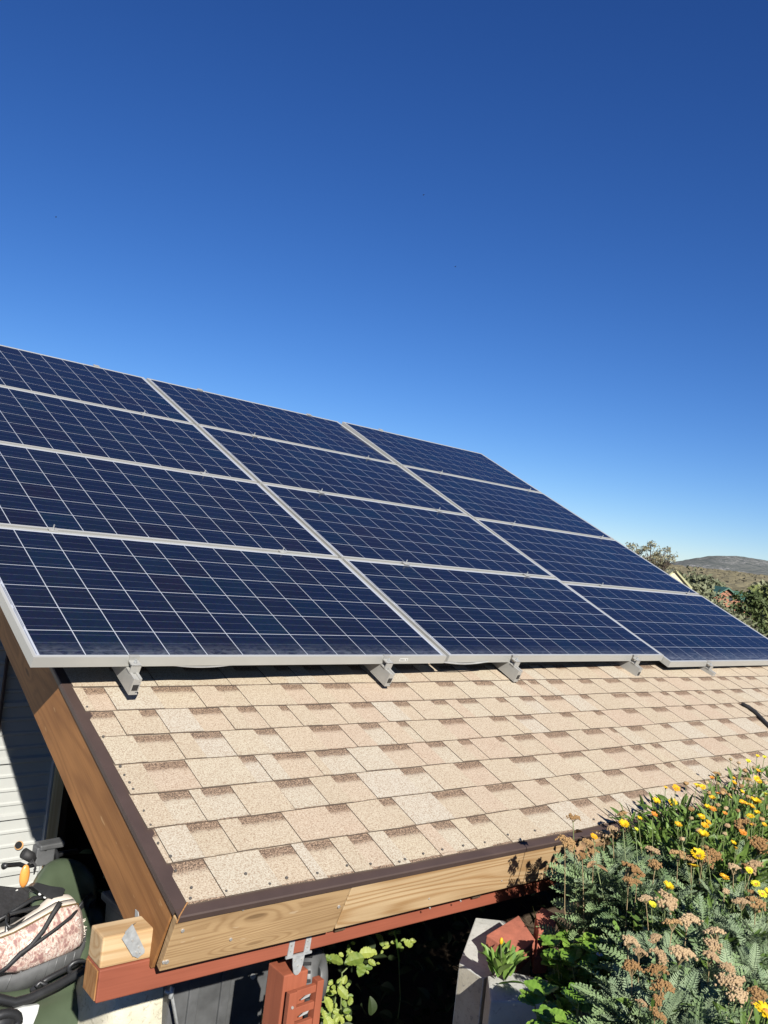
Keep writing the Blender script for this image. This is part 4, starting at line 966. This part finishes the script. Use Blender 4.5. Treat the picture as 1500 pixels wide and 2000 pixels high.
cal=[((1300,1590),'marigold plant nearest the drip edge with two bright yellow blooms above the shingles'),((1335,1610),'marigold plant with orange blooms right behind the first yellow ones'),((1345,1565),'marigold plant with mixed amber blooms overhanging the roof edge'),((1385,1590),'marigold plant with a dark orange bloom in the middle of the bed edge'),((1400,1640),'marigold plant above the yarrow with a small yellow bud bloom'),((1425,1570),'marigold plant full of spent seed heads near the shingles'),((1455,1600),'marigold plant bearing the big golden bloom near the right border'),((1465,1545),'marigold plant with small orange blooms by the right border'),((1440,1515),'marigold plant with long thin seed stalks over the roof'),((1480,1500),'farthest marigold plant at the top right of the bed'),((1490,1570),'marigold plant cut by the right border with a bright yellow bloom'),((1470,1650),'marigold plant beside the broad brown yarrow head at right'),((1360,1770),'leafy green marigold plant in the middle of the yarrow'),((1420,1780),'green marigold plant right of the leafy one with a pale bud'),((1495,1740),'marigold plant with lemon yellow blooms at the right border'),((1495,1985),'marigold plant at the bottom right corner with one yellow bloom')]
CPL=[]
for i,((x,y),lab) in enumerate(cal):
    zc=-.40 if y<1700 else -.46
    c=atz(x,y,zc); t=thing('marigold_plant',V(c.x,c.y,SOILZ),lab,'plant','marigold plants in the raised bed')
    base=V(c.x,c.y,SOILZ); stm=MB(); mass=MB()
    for k in range(26):
        a=rv.uniform(0,6.28); rr_=rv.random()**.5*.16
        p=V(c.x+math.cos(a)*rr_,c.y+math.sin(a)*rr_,zc-.03-.25*rr_-rv.random()*.08)
        out=V(math.cos(a),math.sin(a),0)*.8+V(rv.gauss(0,.4),rv.gauss(0,.4),rv.uniform(.1,1.3))
        place(LAN[rv.randrange(4)],'leaf',t,orient(p,out,0,rv.uniform(-.8,.8))@Matrix.Scale(rv.uniform(.8,1.25),4))
        if k%2==0: stm.tube([base,(base+p)/2+V(math.cos(a)*.03,math.sin(a)*.03,0),p],.0022,4)
    for k in range(260):
        a=rv.uniform(0,6.28); rr_=rv.random()**.5*.18; p=V(c.x+math.cos(a)*rr_,c.y+math.sin(a)*rr_,zc-.04-rv.random()**1.3*.34)
        out=V(math.cos(a),math.sin(a),0)*.7+V(rv.gauss(0,.5),rv.gauss(0,.5),rv.uniform(-.2,1.2)); mt=orient(p,out,0,rv.uniform(-1,1)); f_=LANM[rv.randrange(3)]
        mass.add([mt@v_ for v_ in f_.v],f_.f)
    stm.build('stems','stemgreen',t,fix=False); tag(mass.build('lower_foliage','calleaf',t,fix=False),kind='stuff')
    CPL.append((c,t))
def nearest(lst,p): return min(lst,key=lambda e:(e[0]-p).length)
def stalk(parent,head,mat,r=.0017,spread=.05):
    c=OFF[parent.name]; foot=V(c.x+(head.x-c.x)*.35,c.y+(head.y-c.y)*.35,SOILZ+.05)
    mid=head.lerp(foot,.35)+V(rv.gauss(0,.008),rv.gauss(0,.008),0)
    s_=MB(); s_.tube([foot,mid,head.lerp(mid,.4)+V(rv.gauss(0,.003),rv.gauss(0,.003),0),head],[r*1.3,r,r*.9,r*.8],5); s_.build('stem',mat,parent,fix=False)
SUNV=-LD
flowers=[(1280,1567,'yellow',1.1),(1312,1570,'yellow',1.2),(1320,1540,'amber',1.05),(1300,1540,'orangep',.6),(1361,1535,'yellow',.9),(1372,1538,'amber',.9),(1390,1520,'orangep',.6),(1217,1613,'yellow',1.15),(1248,1600,'yellow',.65),(1242,1621,'lemon',.5),(1276,1592,'orangep',.75),(1370,1596,'yellow',.9),(1324,1613,'amber',.85),(1372,1633,'yellow',1.25),(1376,1615,'amber',.9),(1382,1608,'orangep',.7),(1392,1580,'orangep',.95),(1381,1578,'amber',.8),(1391,1560,'amber',.8),(1474,1569,'yellow',1.5),(1467,1577,'amber',.9),(1466,1594,'yellow',.9),(1478,1589,'yellow',.75),(1450,1568,'orangep',.9),(1458,1573,'amber',.8),(1433,1530,'orangep',.7),(1433,1521,'amber',.5),(1481,1527,'yellow',1.0),(1477,1522,'yellow',.8),(1461,1488,'lemon',.75),(1479,1478,'yellow',.6),(1493,1480,'lemon',.6),(1480,1507,'amber',.75),(1448,1548,'amber',.7),(1449,1628,'orangep',.85),(1361,1674,'amber',1.5),(1366,1668,'yellow',1.1),(1355,1693,'yellow',1.15),(1414,1714,'amber',1.0),(1303,1734,'amber',1.1),(1273,1769,'lemon',.75),(1431,1648,'amber',.7),(1437,1658,'amber',.6),(1476,1727,'lemon',.9),(1489,1746,'lemon',.9),(1499,1744,'yellow',.8),(1462,1702,'lemon',.8),(1496,1976,'yellow',1.7),(1160,1634,'amber',.85),(1495,1553,'lemon',.8),(1415,1590,'orangep',.6),(1492,1612,'orangep',.6),(1401,1551,'orangep',.6),(1468,1612,'orangep',.45),(1426,1558,'lemon',.5)]
for fi,(x,y,c_,s_) in enumerate(flowers):
    if c_=='orangep' and fi%2: c_='amber'
    elif c_=='amber' and fi%2: c_='yellow'
    z=-.345 if y<1640 else (-.40 if y<1800 else -.38)
    if (x,y) in ((1280,1567),(1312,1570)): p=hit(x,y,V(0,-.955,0),V(0,1,0))
    else: p=atz(x,y,z)
    if y<1640 and x>1240 and p.y>-1.0: p=aty(x,y,-1.0)
    par=nearest(CPL,p)[1]
    nrm=(SUNV*rv.uniform(.3,1)+V(rv.gauss(0,.25),rv.gauss(0,.25),.9)).normalized(); xx=nrm.orthogonal().normalized(); yy=nrm.cross(xx)
    dd=(p-CAM).length/2.9
    ob=place(FLW[c_][rv.randrange(3) if s_>.8 else 2],'flower',par,basis(p,xx,yy,nrm)@Matrix.Scale(s_*(.85+.15*dd)*.74,4))
    stalk(par,p-nrm*.004,'stemgreen')
for (x,y) in [(1427,1483),(1443,1490),(1472,1499),(1487,1505),(1390,1518),(1432,1540),(1448,1535),(1410,1548),(1424,1552),(1350,1580),(1402,1572),(1418,1578),(1441,1583),(1330,1600),(1350,1598),(1460,1556),(1488,1560),(1365,1622),(1332,1638),(1405,1602),(1420,1612),(1340,1530),(1380,1528),(1495,1528),(1466,1535),(1402,1530),(1385,1548),(1455,1505),(1380,1655),(1415,1628),(1488,1600)]:
    p=atz(x,y,-.35); 
    if p.y>-1.0: p=aty(x,y,-1.0)
    par=nearest(CPL,p)[1]; k=rv.uniform(.7,1.1); sh=MB(); nrm=(SUNV*.3+V(rv.gauss(0,.3),rv.gauss(0,.3),1)).normalized()
    sh.ball(p,(.011*k,.011*k,.008*k),9,6,fn=lambda d:1+.35*mn.noise(d*5+p*40)); sh.build('seed_head',rv.choice(['head','headpale','lettuce','stemdry']),parent=par,fix=False); stalk(par,p-V(0,0,.006),'stemgreen',.0013)
heads=[(1120,1598,10,'head'),(1217,1591,9,'head'),(1107,1646,15,'head'),(1148,1646,10,'head'),(1180,1630,11,'headpale'),(1195,1620,9,'headpale'),(1273,1664,12,'headpale'),(1280,1690,12,'head'),(1325,1671,13,'head'),(1232,1702,20,'head'),(1228,1722,11,'head'),(1245,1722,7,'head'),(1388,1668,16,'head'),(1375,1683,15,'head'),(1351,1678,10,'head'),(1452,1613,18,'head'),(1487,1653,19,'head'),(1262,1757,11,'headpale'),(1300,1761,20,'headpale'),(1345,1797,17,'headpale'),(1312,1804,14,'head'),(1397,1824,17,'headpale'),(1395,1852,18,'headpale'),(1390,1874,18,'headpale'),(1330,1866,22,'headpale'),(1290,1870,16,'headpale'),(1232,1840,15,'headpale'),(1281,1834,11,'headpale'),(1250,1861,12,'headpale'),(1237,1894,16,'head'),(1283,1898,16,'head'),(1292,1930,20,'head'),(1285,1955,12,'head'),(1252,1960,9,'headpale'),(1284,1983,14,'head'),(1428,1918,20,'headpale'),(1440,1945,18,'headpale'),(1476,1946,18,'head'),(1470,1692,15,'headpale'),(1450,1765,14,'headpale'),(1476,1768,18,'head'),(1470,1746,9,'head'),(1422,1892,12,'headpale'),(1417,1742,8,'headpale'),(1435,1698,12,'headpale'),(1459,1697,11,'head'),(1160,1665,9,'head'),(1138,1672,8,'head'),(1462,1525,7,'head'),(1400,1512,6,'head'),(1412,1545,7,'head')]
for i,(x,y,rpx,c_) in enumerate(heads):
    z=-.41 if y<1720 else (-.425 if y<1850 else -.435)
    p=atz(x,y,z)
    if (x,y)==(1120,1598): p=aty(x,y,-1.217)
    elif (x,y)==(1107,1646): p=aty(x,y,-1.227)
    elif y<1640 and p.y>-1.02: p=aty(x,y,-1.05)
    par=nearest(YP,p)[1] if y>1590 and not(x>1400 and y<1600) else nearest(CPL,p)[1]
    nrm=(V(rv.gauss(0,.22),rv.gauss(0,.22),1)+SUNV*.25).normalized(); xx=V(1,0,0).cross(nrm).normalized(); yy=nrm.cross(xx)
    dist_=(p-CAM).dot(CF); k=rpx/FPX*dist_/.030
    place(HEAD[c_][rv.randrange(3)],'dried_flower_head',par,basis(p,xx,yy,nrm)@Matrix.Rotation(rv.uniform(0,6.28),4,'Z')@Matrix.Scale(k*1.4,4))
    stalk(par,p-nrm*.02*k,'stemdry' if i%3 else 'stemgreen',.0016)
# dried leaves tangle beside the fascia
dl=MB()
for k in range(16):
    p=atz(1150+rv.gauss(0,16),1655+rv.gauss(0,16),-.46); mt=orient(p,V(rv.gauss(0,1),rv.gauss(0,1),rv.uniform(-1,.3)),0,rv.uniform(-1,1)); f_=lance(k,.05,.022); dl.add([mt@v_ for v_ in f_.v],f_.f)
dl.build('withered_leaves','dry',YP[0][1],fix=False)
# money-leaf stem hanging (row of round leaves)
t=YP[6][1]; rl=MB(); path=[(1184,1765),(1190,1780),(1196,1790),(1201,1803),(1205,1812),(1209,1825),(1212,1835)]
rl.tube([atz(x,y,-.55) for x,y in path],.0015,5)
for k,(x,y) in enumerate(path):
    p=atz(x,y,-.548); nrm=(SUNV+V(rv.gauss(0,.3),rv.gauss(0,.3),.3)).normalized(); e=nrm.orthogonal().normalized(); f2=nrm.cross(e)
    rl.add([p+(e*math.cos(a*.785)+f2*math.sin(a*.785))*.0085 for a in range(8)],[tuple(range(8))])
rl.build('round_leaf_stem','lettuce',t,fix=False)
# strawberry plants
OV=[mk(ovate(i),'leaflet','berry') for i in range(4)]
def trifol(parent,p,out,s_,mats=None):
    for a in (-1.15,0,1.15):
        d=Matrix.Rotation(a,3,'Z')@Vector(out); d.z+=.05
        place(OV[rv.randrange(4)],'leaf',parent,orient(p,d,0,rv.uniform(-.25,.25))@Matrix.Scale(s_,4))
sbp=[((1128,1852),-.67,'strawberry plant in sun right of the red pavers'),((1175,1868),-.64,'strawberry plant with a single white blossom'),((1128,1908),-.75,'low strawberry plant beside the grey concrete block'),((1115,1965),-.66,'large strawberry plant at the bottom with a reddish leaf'),((1145,1985),-.57,'dark green strawberry plant in shade at the bottom'),((1205,1905),-.68,'strawberry plant partly under the yarrow')]
for i,((x,y),z,lab) in enumerate(sbp):
    c=atz(x,y,z); t=thing('strawberry_plant',V(c.x,c.y,SOILZ),lab,'plant','strawberry plants at the bed edge'); stm=MB(); base=V(c.x,c.y,SOILZ)
    for k in range(19):
        a=rv.uniform(0,6.28); rr_=rv.random()**.5*.10; p=V(c.x+math.cos(a)*rr_,c.y+math.sin(a)*rr_,z+rv.uniform(-.05,.03)-rr_*.3)
        out=V(math.cos(a),math.sin(a),.25)+V(rv.gauss(0,.4),rv.gauss(0,.4),0); trifol(t,p,out,rv.uniform(.8,1.2)); stm.tube([base,(base+p)/2+V(0,0,.03),p],.0016,4)
    stm.build('stems','stemgreen',t,fix=False)
    if i==3:
        for (x2,y2) in ((1118,1955),(1125,1985)):
            p=atz(x2,y2,z+.02); d=ovate(5,.06,.035); mt=orient(p,V(.1,-.9,-.4),0,.2); e=MB(); e.add([mt@v_ for v_ in d.v],d.f); e.build('leaf','redleaf',t,fix=False,label='reddish brown ageing leaf')
    if i==1:
        p=atz(1171,1864,z+.03); w5=MB()
        for a in range(5):
            q_=p+V(math.cos(a*1.257),math.sin(a*1.257),0)*.006; w5.ball(q_,(.005,.005,.002),7,4)
        w5.ball(p+V(0,0,.002),(.003,.003,.002),6,4,1); w5.build('blossom',['white','yellow'],t,fix=False)
# light green rosette with yellow bud
c=atz(985,1868,-.72); t=thing('rosette_plant',V(c.x,c.y,-.84),'light green leafy rosette with one yellow bud growing beside the flat paver','plant')
RL_=[mk(lance(90+i,.085,.026,ser=.0),'leaf','lettuce') for i in range(3)]
for k in range(34):
    a=k*2.4+rv.uniform(-.2,.2); e=.15+.9*(k/24); s_=1.25-.35*k/24; p=V(c.x+rv.gauss(0,.018),c.y+rv.gauss(0,.018),-.78+rv.uniform(-.01,.02))
    place(RL_[k%3],'leaf',t,orient(p,V(math.cos(a),math.sin(a),e*1.6),0,rv.uniform(-.3,.3))@Matrix.Scale(s_,4))
p=atz(979,1838,-.66); bdm=MB(); bdm.ball(p,(.006,.006,.011),8,6); bdm.build('bud','amber',t,smooth=True,fix=False); stx=MB(); stx.tube([(c.x,c.y,-.78),tuple(p-V(0,0,.01))],.0022,5); stx.build('stem','stemgreen',t,fix=False)
c=atz(1010,1870,-.84)
# vine leaves catching the sun below the beam
def palm(seed,s_=.075):
    r=random.Random(seed); mb=MB(); K=5; pts=[]
    ang=[-2.3,-1.15,0,1.15,2.3]; out=[]
    for i,a in enumerate(ang):
        L=s_*(1-.16*abs(i-2)); out.append((a-.38,L*.58)); out.append((a-.16,L*.86)); out.append((a,L)); out.append((a+.16,L*.86)); 
    out.append((2.3+.45,s_*.42)); 
    mb.v=[V(0,0,0)]+[V(math.sin(a)*l,math.cos(a)*l,-.12*l+.010*math.sin(a*5)) for a,l in out]
    for i in range(1,len(out)): mb.f.append((0,i,i+1)); mb.m.append(0)
    return mb
PLM=[mk(ovate(30+i,.085,.062,7),'leaf','vine') for i in range(4)]
def vine(label,leaves,Y,stempts,extra=0):
    c=A(*stempts[-1][:2],Y); t=thing('vine_plant',V(c.x,c.y,-2.2),label,'plant','vines under the shed beam')
    s_=MB(); s_.tube([A(x,y,Y+.02) for x,y in stempts]+[V(c.x,c.y,-2.2)],.003,5); s_.build('stem','stemgreen',t,fix=False)
    leaves=leaves+[(x+rv.gauss(0,9),y+rv.gauss(0,8),rv.uniform(.2,.45),rv.uniform(0,6.28)) for (x,y,_k,_a) in leaves for _ in (0,1)]
    for (x,y,k,a) in leaves:
        k*=.85
        p=A(x,y,Y+rv.uniform(-.05,.05)); nrm=(SUNV+V(rv.gauss(0,.25),rv.gauss(0,.25),.2)).normalized(); d=(CR*math.cos(a)-CD*math.sin(a)); d=(d-nrm*d.dot(nrm)).normalized(); xx=d.cross(nrm)
        place(PLM[rv.randrange(4)],'leaf',t,basis(p-d*.035*k,xx,d,nrm)@Matrix.Scale(k,4))
    return t
vine('yellow green vine with broad leaves catching sun just under the beam',[(655,1878,1.0,2.9),(695,1875,1.1,-2.6),(715,1862,.9,.2),(705,1893,.8,-2.0),(680,1852,.35,1.2),(725,1880,.5,-.8),(690,1865,.4,2),(640,1872,.5,2.4)],-.30,[(685,1856),(700,1870),(668,1900),(665,2000)])
vine('vine with pale variegated leaves beside the red slotted panel',[(636,1930,.55,1.2),(643,1938,.5,-.5),(662,1920,.5,.6),(673,1915,.45,1.4),(668,1938,.8,-1),(640,1960,.8,-1.6),(655,1985,1.1,-2),(635,1985,1.0,2.2),(672,1960,.4,-1.2),(676,1975,.35,-1.0),(630,1950,.5,2),(645,1920,.35,1.0),(684,1945,.3,0),(660,1995,.8,-1),(640,2000,.9,-1.5)],-.34,[(664,1918),(655,1950),(648,2000)])
t=vine('upright pale stalk with a few yellow green leaves under the beam',[(742,1838,.95,3.0),(755,1846,.55,-2.4),(795,1842,.6,-.3),(805,1838,.45,0),(780,1846,.4,-2.0)],-.10,[(771,1818),(775,1840),(779,1876),(782,1950)])
tf=MB()
for k in range(26):
    p=A(771+rv.gauss(0,3),1822+rv.gauss(0,2),-.10); a=rv.uniform(0,6.28); tf.tube([p,p+CR*math.cos(a)*.028+CD*(.3*math.sin(a)-.2)*.02+V(0,0,-.004)],.0013,4)
tf.build('tuft','vine',t,fix=False)
tf=MB(); tf.tube([A(771,1818,-.12),A(775,1842,-.12),A(780,1877,-.12)],.0048,6); tf.build('stalk','lettuce',t,fix=False)
# undergrowth under the roof, its shade painted into the leaf colour
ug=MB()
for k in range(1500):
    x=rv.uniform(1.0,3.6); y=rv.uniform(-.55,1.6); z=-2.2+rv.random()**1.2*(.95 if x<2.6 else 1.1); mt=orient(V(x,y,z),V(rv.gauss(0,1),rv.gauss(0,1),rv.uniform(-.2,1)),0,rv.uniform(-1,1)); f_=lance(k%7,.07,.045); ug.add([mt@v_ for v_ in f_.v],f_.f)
tag(ug.build('undergrowth','shadeleaf',fix=False),kind='stuff',label='leafy undergrowth under the shed roof, coloured dark for the deep shade',cat='undergrowth')
# low ground cover filling the raised bed between plants
gc=MB()
for k in range(2600):
    x=rv.uniform(1.35,6.0); y=rv.uniform(-2.6,-1.06); 
    if y<-1.06-(x-.6)*.9-.6: continue
    z=SOILZ+rv.random()*.30; mt=orient(V(x,y,z),V(rv.gauss(0,1),rv.gauss(0,1),rv.uniform(0,1.2)),0,rv.uniform(-1,1)); f_=LANM[k%3]; gc.add([mt@v_ for v_ in f_.v],f_.f)
tag(gc.build('ground_cover','calleaf',fix=False),kind='stuff',label='low green leaves filling the shaded bed between the flowering plants',cat='ground cover')
